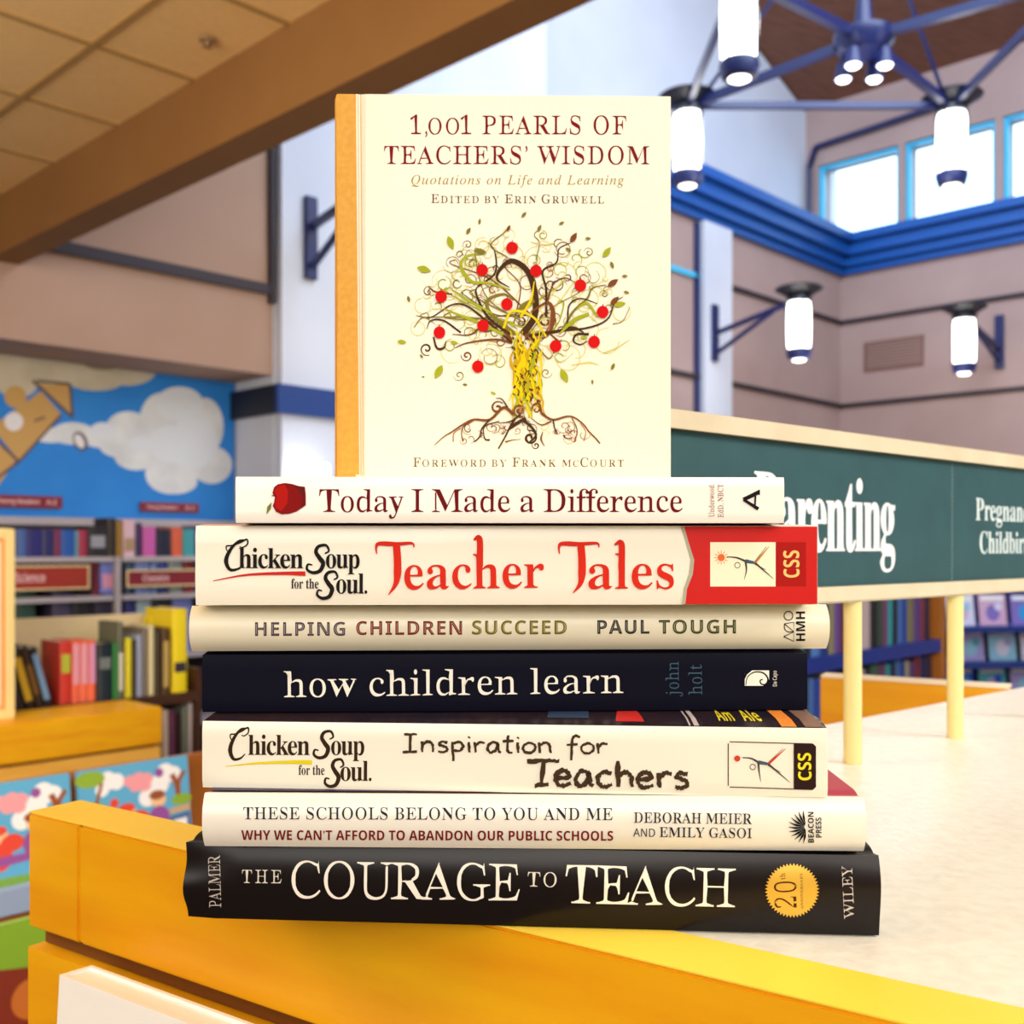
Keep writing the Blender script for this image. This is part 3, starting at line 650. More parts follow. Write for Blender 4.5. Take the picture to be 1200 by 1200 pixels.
# magazine rack further back
fG = Frame((1128-600)/F*5.0, 5.0, 1, .12)
o = empty('magazine_rack', fG.w(0, 0, FL), fG.yaw, 'tiered blue rack of face out magazines far right behind the sign', 'magazine rack')
MB().box((-.05, .3, 0), (1.2, .32, .0-FL)).build('back_panel', NAVY, o)
for z in (-.37, -.54, -.72): MB().box((-.05, .05, z-.03-FL), (1.2, .299, z-FL)).build('tier', mat('blue_tier', (40, 60, 130), .4), o)
nms = ['white', 'sky blue', 'pale violet', 'pink', 'bright blue', 'ice blue', 'lilac', 'aqua']; cc = [(220, 216, 240), (50, 150, 220), (170, 160, 220), (214, 170, 200), (30, 80, 200), (150, 200, 230), (130, 110, 190), (80, 170, 190)]
tiers = ['top', 'middle', 'bottom']
for r_, z in enumerate((-.37, -.54, -.72)):
    for i in range(5):
        j = (i*3+r_*2) % 8; x = .0+i*.165+(r_ % 2)*.05
        m = empty('magazine', fG.w(x, .1+.03, z), fG.yaw, '%s magazine, %s tier of the blue rack, %s' % (nms[j], tiers[r_], 'at its left end' if i == 0 else 'right of a %s one' % nms[((i-1)*3+r_*2) % 8]), 'magazine', 'face out magazines on the blue rack')
        m.rotation_euler = (-.15, 0, fG.yaw)
        MB().box((0, 0, 0), (.14, .004, .15)).build('cover', cmat(cc[j]), m)
        k = Ink(); k.disc((.07, .06), .035, 0, 16, .04); k.disc((.1, .09), .02, 1); k.poly([(.01, .12), (.13, .12), (.13, .142), (.01, .142)], 2)
        k.lay(lambda u, v, l: (u, -l, v), 'cover_picture', [cmat(cc[(j+3) % 8]), cmat(cc[(j+5) % 8]), cmat((240, 240, 246))], m)

# ------------------------------------------------------------------ display fixture carrying the stack
FZ = -.13
RD = Vector((.828, -.562, 0)).normalized(); RN = Vector((.562, .828, 0)).normalized()       # along the fascia, into the fixture
f0 = Vector((-.139, .458, 0))
fas = Frame(f0.x, f0.y, RD.x, RD.y, FZ)
xa = fas.sx(33); xe = .62
o = empty('fascia_board', fas.w(xa, 0, 0)-Vector((0, 0, H+FZ)), fas.yaw, 'thick yellow wooden fascia of the display fixture, running below the stacked books', 'fascia')
Z0 = H+FZ
Lf = xe-xa; xj = fas.sx(93)-xa
MB().box((0, .0, Z0-.056), (xj-.0006, .029, Z0)).build('end_board', [WOOD], o, bevel=.0012)
MB().box((xj, .0, Z0-.056), (Lf, .029, Z0)).build('front_board', [WOOD], o, bevel=.0012)
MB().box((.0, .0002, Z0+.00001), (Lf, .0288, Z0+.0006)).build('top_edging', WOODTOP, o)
MB().box((.002, .008, Z0-.0655), (Lf, .029, Z0-.0565)).build('groove', WOODDARK, o)
MB().box((.0, .0, 0), (Lf, .029, Z0-.066)).build('lower_panel', WOOD, o)
# laminate top: corner behind the stack, running right
fe = Frame(.230, .785, .232, .2, FZ)       # far edge line (parallel to the sign)
q = f0+RN*.0295
def isect(p, d, q_, e):
    den = d.x*e.y-d.y*e.x; t = ((q_.x-p.x)*e.y-(q_.y-p.y)*e.x)/den; return p+d*t
cor = isect(q, RD, Vector((.230, .785, 0)), fe.ex)
far = Vector((.230, .785, 0))+fe.ex*1.3
nearr = q+RD*.63
poly = [cor, nearr, nearr+fe.ex*1.6, far]
z = H+FZ
mb = MB(); mb.prism([Vector((p.x, p.y, z-.03)) for p in poly], (0, 0, .0302)); 
fx = empty('display_counter', (0, 0, 0), 0, 'display counter with an off white laminate top under the stack and the sign', 'counter')
top = mb.build('counter_top', LAM, fx)
cen = sum(poly, Vector())/4
mb = MB(); mb.prism([Vector((cen.x+(p.x-cen.x)*.94, cen.y+(p.y-cen.y)*.94, 0)) for p in poly], (0, 0, z-.0305)); mb.build('counter_base', BROWN, fx)
# yellow board beyond the top (far fascia)
a = Vector(((961-600)/F*1.076, 1.076, 0)); b = Vector(((1188-600)/F*.985, .985, 0)); d = (b-a).normalized()
fz = Frame(a.x, a.y, d.x, d.y)
o = empty('fascia_board', fz.w(0, 0, FL), fz.yaw, 'short yellow wooden board with pale top edge, behind the white sign posts', 'fascia')
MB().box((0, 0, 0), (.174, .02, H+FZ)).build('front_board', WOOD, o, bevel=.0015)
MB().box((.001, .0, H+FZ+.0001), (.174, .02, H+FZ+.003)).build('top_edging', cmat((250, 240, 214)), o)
# white pamphlet in the rack below the fascia
fw = Frame(fas.w(xa, 0, 0).x, fas.w(xa, 0, 0).y, RD.x, RD.y)
fw = fw.shift(0, -.035)
xw, zw = fw.loc(47, 1150)
o = empty('picture_book', fw.w(xw, 0, zw-.22), fw.yaw, 'glossy white book standing below the fascia at the bottom left of the photo', 'picture book')
o.rotation_euler = (-.06, 0, fw.yaw)
MB().box((0, -.004, 0), (.26, -.002, .22)).box((0, .010, 0), (.26, .012, .22)).box((0, -.002, 0), (.002, .010, .22)).build('cover', cmat((250, 250, 248), .3), o)
MB().box((.002, -.0018, .002), (.258, .0098, .2185)).build('pages', cmat((250, 248, 244)), o)
o2 = empty('ledge_shelf', fw.w(-.0, 0, 0)-Vector((0, 0, H)), fw.yaw, 'narrow yellow ledge below the fascia carrying the white book', 'ledge')
MB().box((0, -.03, H+zw-.25), (.6, .034, H+zw-.221)).build('ledge_board', WOOD, o2)
MB().box((0, -.042, H+zw-.25), (.6, -.0305, H+zw-.19)).build('ledge_lip', WOOD, o2)

# ------------------------------------------------------------------ the sign
fs = Frame(.207, .645, .748, .664)
zb_, zt2 = -.032, .0686
xs0, xs1 = -.28, .62
sg = empty('section_sign', fs.w(0, 0, FZ+.0003), fs.yaw, 'long dark green sign board in a cream frame on two posts, reading Parenting', 'sign')
o_ = -FZ                                           # local z of the horizon
SF = mat('sign_frame', (206, 192, 162), .5, noise=30, col2=(214, 202, 174)); SP = mat('sign_post', (226, 212, 146), .45); GR = mat('sign_green', (34, 74, 80), .5, noise=40, col2=(38, 80, 86))
MB().box((xs0, -.006, o_+zt2-.0095), (xs1, .008, o_+zt2)).box((xs0, -.006, o_+zb_), (xs1, .008, o_+zb_+.0095)).box((xs0, -.006, o_+zb_+.0095), (xs0+.01, .008, o_+zt2-.0095)).box((xs1-.01, -.006, o_+zb_+.0095), (xs1, .008, o_+zt2-.0095)).build('frame', SF, sg, bevel=.001)
MB().box((xs0+.0101, -.0015, o_+zb_+.0096), (xs1-.0101, .004, o_+zt2-.0096)).build('sign_panel', GR, sg)
for u in (1001, 1121, ):
    x = fs.sx(u); MB().tube((x, 0.001, 0), (x, .001, o_+zb_-.0002), .0054, n=20).build('post', SP, sg, smooth=True)
x = fs.sx(1121)+.13; MB().tube((x, .001, 0), (x, .001, o_+zb_-.0002), .0054, n=20).build('post', SP, sg, smooth=True)
SWH = mat('sign_white', (236, 240, 240), .5)
sfn = lambda u, v, l: (u, -.0015-l, o_+v)
k = Ink(); 
def stext(k, t, x0, x1, z, h, font, **kw):
    kk = Ink(); kk.text(t, font, (x0, -z), (x1, -z), h, **kw)
    for vs, fs_, mi in kk.p: k.p.append(([(a, -b) for a, b in vs], fs_, mi))
stext(k, 'Parenting', -.1035, .0455, -.0018, .0435, 'sb', thin=(-.02, .002), track=.94)
k.lay(sfn, 'title_lettering', [SWH], sg)
k = Ink(); stext(k, 'Pregnancy &', .1565, .272, .0198, .0155, 'sb', thin=(-.005, 0)); stext(k, 'Childbirth', .1625, .252, -.0036, .0155, 'sb', thin=(-.005, 0))
k.lay(sfn, 'topic_lettering', [mat('sign_pale', (206, 222, 222), .5)], sg)
k = Ink()
for i in range(34): k.disc((.1214, zb_+.0115+i*.0025), .0006, 0, 8)
k.lay(sfn, 'dotted_line', [mat('sign_dots', (150, 176, 176), .5)], sg)

# ------------------------------------------------------------------ the stacked books
class Book:
    """spine faces the camera: local x along the spine, y into the book, z up"""
    def __init__(s, name, p0, p1, z0, z1, depth, kind, label, mats, bulge=0, swell=0, wob=None, pages_inset=.0, cat='book', tiltx=0):
        s.fr = Frame(p0[0], p0[1], p1[0]-p0[0], p1[1]-p0[1], z0); s.L = math.hypot(p1[0]-p0[0], p1[1]-p0[1]); s.T = z1-z0; s.bulge = bulge
        s.root = empty(name, s.fr.o, s.fr.yaw, label, cat)
        T, L, D = s.T, s.L, depth; hard = kind == 'hard'; t = .0022 if hard else .0004
        out = []
        # outer outline from the top fore edge round the spine to the bottom fore edge
        sw = lambda y: swell*min(1, max(0, y)/.012)
        if hard:
            out += [(D, T), (.012, T), (.009, T-.0004), (.0065, T-.0011), (.004, T-.0006)]
            N = 14
            for i in range(N+1):
                z = T*(1-i/N); out.append((s.prof(z), z))
            out += [(.004, .0006), (.0065, .0011), (.009, .0004), (.012, 0), (D, 0)]
        else:
            out += [(D, T+sw(D)), (.012, T+sw(.012)), (.006, T+sw(.006)), (.001, T)]
            N = 8
            for i in range(N+1):
                z = T*(1-i/N); zz = min(max(z, .0003), T-.0003); out.append((s.prof(z)+(.0006 if i in (0, N) else 0), z))
            out += [(.001, 0), (D, 0)]
        P = [Vector(q) for q in out]; n_ = len(P); inn = []
        for i in range(n_):
            d = P[min(i+1, n_-1)]-P[max(i-1, 0)]; d.normalize(); inn.append(P[i]+Vector((-d.y, d.x))*t)
        # make sure the offset went inwards
        if inn[0].y > P[0].y: inn = [2*P[i]-inn[i] for i in range(n_)]
        segs = 24 if wob else 1; mb = MB(); rings = []
        for k_ in range(segs+1):
            x = L*k_/segs; V = []
            for q in P+inn[::-1]:
                yy, zz = q.x, q.y
                if wob: dy, dz = wob(x/L, yy, zz/T); yy += dy; zz += dz
                V.append((x, yy, zz))
            rings.append(V)
        m_ = 2*n_; vs = [p for r_ in rings for p in r_]; fcs = []
        for k_ in range(segs):
            for i in range(m_): fcs.append((k_*m_+i, k_*m_+(i+1) % m_, (k_+1)*m_+(i+1) % m_, (k_+1)*m_+i))
        for e in (0, segs):
            for i in range(n_-1): fcs.append((e*m_+i, e*m_+i+1, e*m_+m_-2-i, e*m_+m_-1-i))
        mb.add(vs, fcs)
        cov = mb.build('cover', mats, s.root, smooth=True)
        if len(mats) > 1:
            for p in cov.data.polygons:
                if p.center.y > .0035 and p.center.z > T*.75 and p.normal.z > .3: p.material_index = 1
                elif len(mats) > 2 and abs(p.normal.x) > .8: p.material_index = 2
        e = .003 if hard else .0006; g_ = t+.0002
        mb = MB(); ys = .0045 if hard else .0012
        mb.prism([(pages_inset+e, ys, g_+(.0009 if hard else 0)), (pages_inset+e, D-e, g_), (pages_inset+e, D-e, T-g_+(sw(D) if not hard else 0)), (pages_inset+e, .012, T-g_+(sw(.012) if not hard else 0)), (pages_inset+e, ys, T-g_-(.0012 if hard else 0))], (L-2*e-pages_inset, 0, 0))
        mb.build('pages', PAPER, s.root)
    def prof(s, z):
        t = 2*z/s.T-1; return -s.bulge*(1-abs(t)**2.4)
    def fn(s, u, v, lift):
        y = 0
        for _ in range(3):
            x, z = s.fr.loc(u, v, y); y = s.prof(min(max(z, 0), s.T))
        return (min(max(x, .0001), s.L-.0001), y-lift, min(max(z, .0002), s.T-.0002))
    def lay(s, k, name, mats):
        cuts = None
        if s.bulge:
            vv = [HZ-(s.fr.o.z-H+s.T*i/14)*F/s.fr.w(s.L/2, 0, 0).y for i in range(-4, 19)]
            cuts = [(1, vv)]
        s.nl = getattr(s, 'nl', 0)+1
        return k.lay(s.fn, name, mats, s.root, cuts, base=1.2e-4*s.nl)

def at(u, y): return ((u-600)/F*y, y)
INK = lambda nm, c: mat('ink_'+nm, c, .6, spec=.08)

# 1 bottom: black hardback with dust jacket
def wob1(t, y, zt_):
    a = max(0, 1-t/.022); b = max(0, (t-.955)/.045)
    return (a*.0016*math.sin(zt_*9+1)+b*.0006*math.sin(zt_*7), 0)
JK = mat('black_jacket', (20, 15, 15), .28, noise=6, col2=(24, 18, 17), spec=.22)
B1 = Book('hardcover_book', at(219, .3736), at(1030, .3564), FZ+.0003+.0005, -.1026, .156, 'hard', 'thick black hardcover with gold seal, The Courage to Teach, bottom of the stack', [JK], bulge=.0022, wob=wob1)
k = Ink(); CRM = INK('cream', (244, 238, 222)); GRY = INK('grey', (196, 186, 176))
k.text('COURAGE', 'sr', (341.5, 1052), (609, 1055.5), 43, track=.88, thin=(.95, 0)); k.text('TEACH', 'sr', (662, 1058), (861, 1063), 45, track=.9, thin=(.95, 0))
k.text('THE', 'sr', (283.5, 1034.5), (330, 1035), 15.5, mi=1, track=1.3, thin=(0.85, 0)); k.text('TO', 'sr', (618, 1038.5), (652, 1039.5), 17, mi=1, track=1.1, thin=(0.85, 0))
B1.lay(k, 'title_lettering', [CRM, INK('lightgrey', (226, 218, 204))])
k = Ink(); k.text('PALMER', 'sr', (259.5, 1063), (258, 1002), 14, thin=(0.90, 0)); B1.lay(k, 'author_lettering', [GRY])
k = Ink(); k.text('WILEY', 'sr', (1001, 1076), (998, 1014), 12, thin=(0.80, 0)); B1.lay(k, 'publisher_lettering', [GRY])
k = Ink(); N = 96
k.poly([(928+(32 if i % 2 else 28.6)*math.cos(2*PI*i/N), 1043+(32 if i % 2 else 28.6)*math.sin(2*PI*i/N)) for i in range(N)], 0)
k.text('20', 'sr', (933.6, 1063), (932.5, 1032), 24.5, mi=1, thin=(0.90, 0)); k.text('th', 'sr', (920, 1030), (919.5, 1022.5), 6, mi=1); k.text('ANNIVERSARY', 'sr', (941, 1065), (940, 1022), 2.8, mi=1)
B1.lay(k, 'gold_seal', [mat('gold_foil', (214, 166, 52), .35, metal=.35, noise=20, col2=(226, 184, 72)), INK('sealbrown', (80, 36, 10))])

# 2 white hardcover jacket
B2 = Book('hardcover_book', at(240, .3664), at(1012, .3602), -.1021, -.0838, .152, 'hard', 'white hardcover, These Schools Belong to You and Me, directly on the black one',
          [mat('white_jacket', (236, 232, 218), .32, coat=.2), mat('rose_cover', (176, 58, 78), .4), mat('navy_board', (28, 30, 64), .5)], bulge=.0030)
k = Ink(); k.text('THESE SCHOOLS BELONG TO YOU AND ME', 'sr', (285, 960), (718, 961), 14.2, thin=(0.50, 0), track=1.03); B2.lay(k, 'title_lettering', [INK('slate', (38, 40, 52))])
k = Ink(); k.text('WHY WE CAN’T AFFORD TO ABANDON OUR PUBLIC SCHOOLS', 'nb', (283, 984), (718.5, 985), 11.3); B2.lay(k, 'subtitle_lettering', [INK('oxblood', (120, 28, 18))])
k = Ink(); k.text('DEBORAH MEIER', 'sr', (742.5, 963.8), (881, 965.5), 12.3, thin=(0.45, 0)); k.text('AND', 'nr', (742, 980), (767.5, 980.4), 9.5); k.text('EMILY GASOI', 'sr', (772.5, 980.5), (881, 982), 11.6, thin=(0.45, 0)); B2.lay(k, 'author_lettering', [INK('slate', (38, 40, 52))])
k = Ink(); k.text('BEACON', 'nb', (953.4, 987), (953, 951), 6.6); k.text('PRESS', 'nb', (962.4, 981), (962, 957.6), 6.6)
for i in range(11):
    a = math.radians(96+i*16.8); p0 = (943.5-1.5*abs(math.cos(a)), 968.6-2.5*math.sin(a)); r = 19.5
    p2 = (943+r*math.cos(a)*1.0, 968.6-r*math.sin(a)); mid = ((p0[0]+p2[0])/2-.6*math.sin(a), (p0[1]+p2[1])/2-1.2*math.cos(a)); k.ribbon([p0, mid, p2], .6, .4, 2.6)
B2.lay(k, 'publisher_mark', [INK('black', (24, 22, 24))])

k = Ink(); k.poly([(.0004, .0035), (.205, .0035), (.205, .06), (.0004, .06)], 0)
k.lay(lambda u, v, l: (u, v, B2.T+l*.6), 'title_band', [mat('navy_board', (28, 30, 64))], B2.root)
# swash capitals of the series logo
def swC(k, u0, v0, u1, v1, mi, wd):
    X = lambda a, b: (u0+(u1-u0)*a, v0+(v1-v0)*b)
    k.ribbon([X(.30, .42), X(.12, .36), X(.10, .22), X(.35, .20), X(.70, .10), X(.98, .0), X(1.0, .16), X(.8, .26), X(.66, .24)], wd*.35, wd*.4, wd*.7, mi)
    k.ribbon([X(.98, .02), X(.62, .06), X(.25, .36), X(.08, .7), X(.25, .98), X(.6, .96), X(.85, .82)], wd*.4, wd*.35, wd*1.7, mi)
def swS(k, u0, v0, u1, v1, mi, wd):
    X = lambda a, b: (u0+(u1-u0)*a, v0+(v1-v0)*b)
    k.ribbon([X(.80, .30), X(.98, .2), X(.85, .0), X(.52, .04), X(.40, .24), X(.55, .45), X(.72, .66), X(.58, .93), X(.25, 1.0), X(.0, .88), X(.04, .7), X(.24, .72)], wd*.5, wd*.5, wd*1.7, mi)
def soup(k, C_, hick, S1, oup, ft, S2, oul, sw_, mi=0, smi=1):
    swC(k, *C_, mi, 3.0); swS(k, *S1, mi, 3.2); swS(k, *S2, mi, 3.2)
    for (a, b, v), t in ((hick, 'hicken'), (oup, 'oup'), (oul, 'oul.')): k.text(t, 'sb', (a, v), (b, v+.3), 23.5, mi, track=.9)
    k.text('for the', 'sb', (ft[0], ft[2]), (ft[1], ft[2]), 11.5, mi)
    k.ribbon(sw_, .8, 5.5, 3.2, smi)

# 3 lower paperback, white with chalk title
B3 = Book('paperback_book', at(237, .374), at(970, .3587), -.0838, -.0605, .14, 'soft', 'white paperback with chalk lettering Inspiration for Teachers and a dark cover, low in the stack',
          [mat('ivory_cover', (242, 238, 220), .3, coat=.15), mat('dark_cover_art', (50, 34, 36), .25, noise=60, col2=(34, 26, 40), coat=.4)], swell=.0011)
k = Ink(); soup(k, (268, 852.5, 291, 890), (291, 363, 884.5), (368, 857, 391, 888), (388, 427, 884.5), (350, 380.5, 908), (381, 890, 403, 921.5), (399, 435.5, 914.8), [(264, 898), (300, 894.5), (340, 893), (365.5, 893.5)])
B3.lay(k, 'series_logo', [INK('umber', (52, 34, 18)), INK('yellow', (222, 204, 24))])
HG = {'I': ([[(.05, 1), (.5, 1.0)], [(.28, 1), (.25, 0)], [(0, 0), (.5, .02)]], .62), 'n': ([[(.05, .62), (.07, 0)], [(.07, .42), (.25, .6), (.4, .48), (.45, 0)]], .58), 's': ([[(.36, .55), (.15, .6), (.08, .43), (.3, .3), (.35, .12), (.2, 0), (.03, .05)]], .48),
      'p': ([[(.05, .6), (.09, -.5)], [(.07, .5), (.3, .6), (.42, .35), (.3, .08), (.08, .12)]], .54), 'i': ([[(.08, .6), (.10, 0)], [(.08, .82), (.11, .9)]], .24), 'r': ([[(.05, .6), (.08, 0)], [(.08, .38), (.22, .58), (.4, .54)]], .46),
      'a': ([[(.40, .52), (.2, .6), (.03, .3), (.12, .02), (.3, .12), (.40, .52), (.42, .12), (.5, 0)]], .58), 't': ([[(.17, 1.0), (.15, .12), (.32, 0)], [(-.02, .64), (.36, .68)]], .42), 'o': ([[(.25, .6), (.05, .42), (.06, .12), (.26, 0), (.44, .2), (.42, .48), (.22, .6)]], .54),
      'f': ([[(.44, .92), (.3, 1.0), (.18, .8), (.14, -.4)], [(-.02, .48), (.36, .52)]], .46), 'T': ([[(-.05, .95), (.4, 1.0), (.8, .97)], [(.38, 1), (.33, 0)], [(.15, -.02), (.52, .02)]], .66), 'e': ([[(.07, .3), (.4, .36), (.34, .56), (.18, .6), (.04, .35), (.1, .06), (.26, 0), (.45, .1)]], .54),
      'c': ([[(.4, .5), (.2, .6), (.04, .35), (.1, .05), (.25, 0), (.42, .08)]], .5), 'h': ([[(.07, 1.05), (.08, 0)], [(.08, .4), (.25, .6), (.41, .46), (.45, 0)]], .56), ' ': ([], .45)}
def hand(k, t, p0, p1, h, wd, jit, mi=0):
    W = sum(HG[c][1] for c in t); sx = (p1[0]-p0[0])/W; x = 0
    for c in t:
        st, adv = HG[c]
        for q in st: k.ribbon([(p0[0]+(x+a)*sx, p0[1]+(p1[1]-p0[1])*(x/W)-b*h) for a, b in q], wd, wd*.85, wd*1.1, mi, n=6, jit=jit)
        x += adv
random.seed(3)
k = Ink(); hand(k, 'Inspiration for', (472, 881), (714, 883), 20.5, 3.0, .55); hand(k, 'Teachers', (620, 920), (811, 923.5), 29, 5.0, 1.0)
B3.lay(k, 'title_lettering', [INK('chalkbrown', (66, 48, 30))])
def figure(k, P, sun, mi):
    """dancing figure: P = dict of points"""
    k.ribbon([P['hand'], P['mid'], P['ch']], 1.0, 2.6, mi=mi); k.ribbon([P['ch'], P['hip']], 4.6, 3.0, mi=mi+1); k.ribbon([P['hip'], P['f1']], 3.4, .6, mi=mi+2); k.ribbon([(P['hip'][0], P['hip'][1]-1.6), (P['f1'][0]-3, P['f1'][1])], .7, .5, mi=mi); k.ribbon([P['hip'], P['f2']], 2.6, .5, mi=mi)
    k.ribbon([(P['hip'][0], P['hip'][1]+1.5), ((P['hip'][0]+P['f2'][0])/2+2, (P['hip'][1]+P['f2'][1])/2-1)], 1.4, .5, mi=mi); k.ribbon([P['ch'], (P['ch'][0]+1, (P['ch'][1]+P['arm'][1])/2), P['arm']], 2.6, .4, mi=mi); k.ring(P['head'], 3.2, .8, mi)
k = Ink()
for pts in ([(855, 869), (952, 871.5)], [(855, 922), (952, 925)], [(853.3, 871), (853.3, 920.5)]): k.ribbon(pts, 1.1)
k.poly([(930, 870.5), (953, 871.5), (956, 874.5), (956, 922), (953, 925), (930, 924.3)], 0)
k.text('CSS', 'nb', (950.8, 914), (950, 882), 15.5, mi=4)
figure(k, dict(hand=(869.5, 887.5), mid=(880, 888.5), ch=(888.5, 893), hip=(900, 895), f1=(920.6, 877), f2=(925.5, 916.5), arm=(891.5, 916), head=(882, 898.5)), None, 1)
k.disc((863.8, 888.6), 3.6, 3)
B3.lay(k, 'publisher_mark', [INK('darkbrown', (44, 24, 24)), INK('grey2', (70, 66, 60)), INK('steel', (60, 90, 110)), INK('rust', (200, 70, 40)), INK('lemon', (236, 220, 40))])
# front cover art seen on top of book 3
k = Ink(); Lb = B3.L
tp = lambda u, v, l: (u, v, B3.T+.0011*min(1, max(0, v)/.012)+l)
gx = lambda u: B3.fr.sx(u)
k.poly([(gx(917), .0015), (gx(935), .0015), (gx(935), .05), (gx(917), .05)], 0); k.poly([(gx(808), .0015), (gx(810), .0015), (gx(806), .05), (gx(804), .05)], 1); k.poly([(gx(814), .0015), (gx(820), .0015), (gx(815), .05), (gx(810), .05)], 1)
k.poly([(gx(945), .0015), (Lb-.001, .0015), (Lb-.001, .05), (gx(945), .05)], 2); k.poly([(gx(722), .006), (gx(756), .006), (gx(750), .03), (gx(726), .03)], 3); k.poly([(gx(640), .01), (gx(690), .01), (gx(690), .03), (gx(640), .03)], 4)
for t, a, b in (('Am', 846, 866), ('Ale', 877, 899)):
    kk = Ink(); kk.text(t, 'nb', (gx(a), -.0085), (gx(b), -.0085), .022)
    for vs, f_, mi in kk.p: k.p.append(([(p, -q_) for p, q_ in vs], f_, 5))
k.lay(tp, 'cover_picture', [cmat((232, 140, 50)), cmat((190, 180, 180)), cmat((130, 100, 84)), cmat((200, 40, 36)), cmat((40, 60, 90)), cmat((224, 210, 40))], B3.root, cuts=[(1, [.003, .006, .009, .012])])

# 4 navy paperback
B4 = Book('paperback_book', at(237, .384), at(946, .390), -.0589, -.0383, .138, 'soft', 'dark navy paperback, how children learn, in the middle of the stack',
          [mat('navy_cover', (10, 10, 26), .6, spec=.08)], swell=.0010)
k = Ink(); k.text('how children learn', 'sr', (333, 817), (730.5, 812), 30.5, track=.97, thin=(.72, 0)); B4.lay(k, 'title_lettering', [CRM])
k = Ink(); k.text('john', 'sr', (795.4, 816), (795.0, 775), 15.5, thin=(0.85, 0)); k.text('holt', 'sr', (822.7, 814), (822.3, 778.5), 16, thin=(0.85, 0)); B4.lay(k, 'author_lettering', [INK('petrol', (62, 90, 108))])
k = Ink(); k.rect(872.5, 785.5, 901, 803.5, 0)
k.ribbon([(873.5, 803), (876, 793), (884, 787.5), (894, 788.5), (899.5, 795), (897.5, 801.5), (892, 801.5), (890.5, 797.5), (893.5, 796)], .9, 1.4, 2.0, 1)
k.poly([(894, 803.5), (901, 796), (901, 803.5)], 1); k.poly([(872.5, 785.5), (881, 785.5), (875, 790.5), (872.5, 796)], 1)
k.text('Da Capo', 'nr', (910, 804), (909.8, 786), 4.6, 0); B4.lay(k, 'publisher_mark', [CRM, mat('navy_cover', (0, 0, 0))])

# 5 cream hardcover with rounded spine
B5 = Book('hardcover_book', at(225, .385), at(968, .395), -.0370, -.0206, .15, 'hard', 'cream hardcover with rounded spine, Helping Children Succeed, on the navy paperback',
          [mat('cream_cover', (232, 224, 196), .38, coat=.1)], bulge=.0042)
WORDS = [('HELPING', 299, 404.5, 745.2, (106, 82, 90)), ('CHILDREN', 417.5, 541.5, 744, (150, 52, 36)), ('SUCCEED', 553.3, 664, 743.4, (150, 134, 30)), ('PAUL', 700, 761, 742.8, (56, 56, 40)), ('TOUGH', 772, 862.3, 742.6, (84, 88, 28))]
k = Ink(); ms = []
for i, (t, a, b, v, c) in enumerate(WORDS):
    k.text(t, 'nb', (a, v), (b, v-.3), 16, i*2, track=1.1); k.text(t, 'nb', (a+1, v-.9), (b-1, v-1.2), 14.2, i*2+1, track=1.14, shrink=-.052, thin=(0, 0))
    ms += [INK('w%d' % i, tuple(int(q*.72) for q in c)), INK('l%d' % i, tuple(int(q+(225-q)*.4) for q in c))]
B5.lay(k, 'title_lettering', ms)
k = Ink(); k.text('HMH', 'nb', (943.4, 751), (943.2, 716.5), 10.6); k.ring((923.8, 721.5), 5.2, 1.1); 
for tri in ([(919, 731), (930, 729), (930, 740)], [(918, 746), (930, 740.5), (930, 751.5)]): k.ribbon(tri+[tri[0]], 1.1, n=1)
k.ribbon([(919, 731), (919.5, 737.5), (924, 740.5), (930, 740)], 1.1)
B5.lay(k, 'publisher_mark', [INK('black', (24, 22, 24))])

# 6 upper paperback, white with red end
B6 = Book('paperback_book', at(229, .375), at(958, .380), -.0199, .0081, .14, 'soft', 'white paperback with a red end, Teacher Tales, second from top of the pile',
          [mat('warm_white_cover', (244, 238, 218), .3, coat=.15), mat('pink_front', (236, 200, 180), .3)], swell=.0008)
k = Ink(); 
k.poly([(801.6, 615), (806.7, 635), (813.5, 656), (811.8, 673), (805, 690), (803, 708), (960, 708), (960, 612)], 0)
k.poly([(797.6, 615), (801.6, 615), (806.7, 635), (813.5, 656), (811.8, 673), (805, 690), (803, 708), (799, 708), (801, 690), (807, 673), (809, 656), (803, 635)], 1)
k.rect(909, 635.4, 944.4, 687.3, 2); k.rect(832.2, 635.4, 908.8, 687.3, 3)
B6.lay(k, 'red_panel', [mat('red_print', (200, 18, 8), .42, spec=.3), INK('shadegrey', (176, 172, 150)), INK('darkred', (168, 26, 20)), INK('boxcream', (246, 238, 206))])
k = Ink(); k.text('CSS', 'nb', (936.6, 676.8), (936.2, 645), 18.5, mi=4)
figure(k, dict(hand=(851.5, 652.5), mid=(863, 653.5), ch=(873.5, 657.5), hip=(884.5, 659.5), f1=(901, 640.5), f2=(906, 678), arm=(872, 679), head=(864, 662.3)), None, 0)
k.disc((845, 653.3), 4.2, 3)
for i in range(12): a = i*PI/6; k.ribbon([(845+5*math.cos(a), 653.3+5*math.sin(a)), (845+8.5*math.cos(a), 653.3+8.5*math.sin(a))], .8, .4, mi=3)
B6.lay(k, 'publisher_mark', [INK('grey2', (70, 66, 60)), INK('steel', (60, 90, 110)), INK('amber', (190, 130, 60)), INK('sunorange', (226, 110, 50)), INK('paleorange', (246, 200, 120))])
k = Ink(); soup(k, (263, 632, 290, 668), (280, 355.5, 665.6), (360, 639, 386, 671), (382, 421.5, 665.6), (341.5, 373.5, 689.5), (372, 670, 396, 701), (394, 430.5, 695.2), [(250, 680.5), (290, 673.5), (335, 671.8), (358, 672.2)])
B6.lay(k, 'series_logo', [INK('softblack', (28, 24, 22)), INK('red', (204, 40, 34))])
k = Ink()
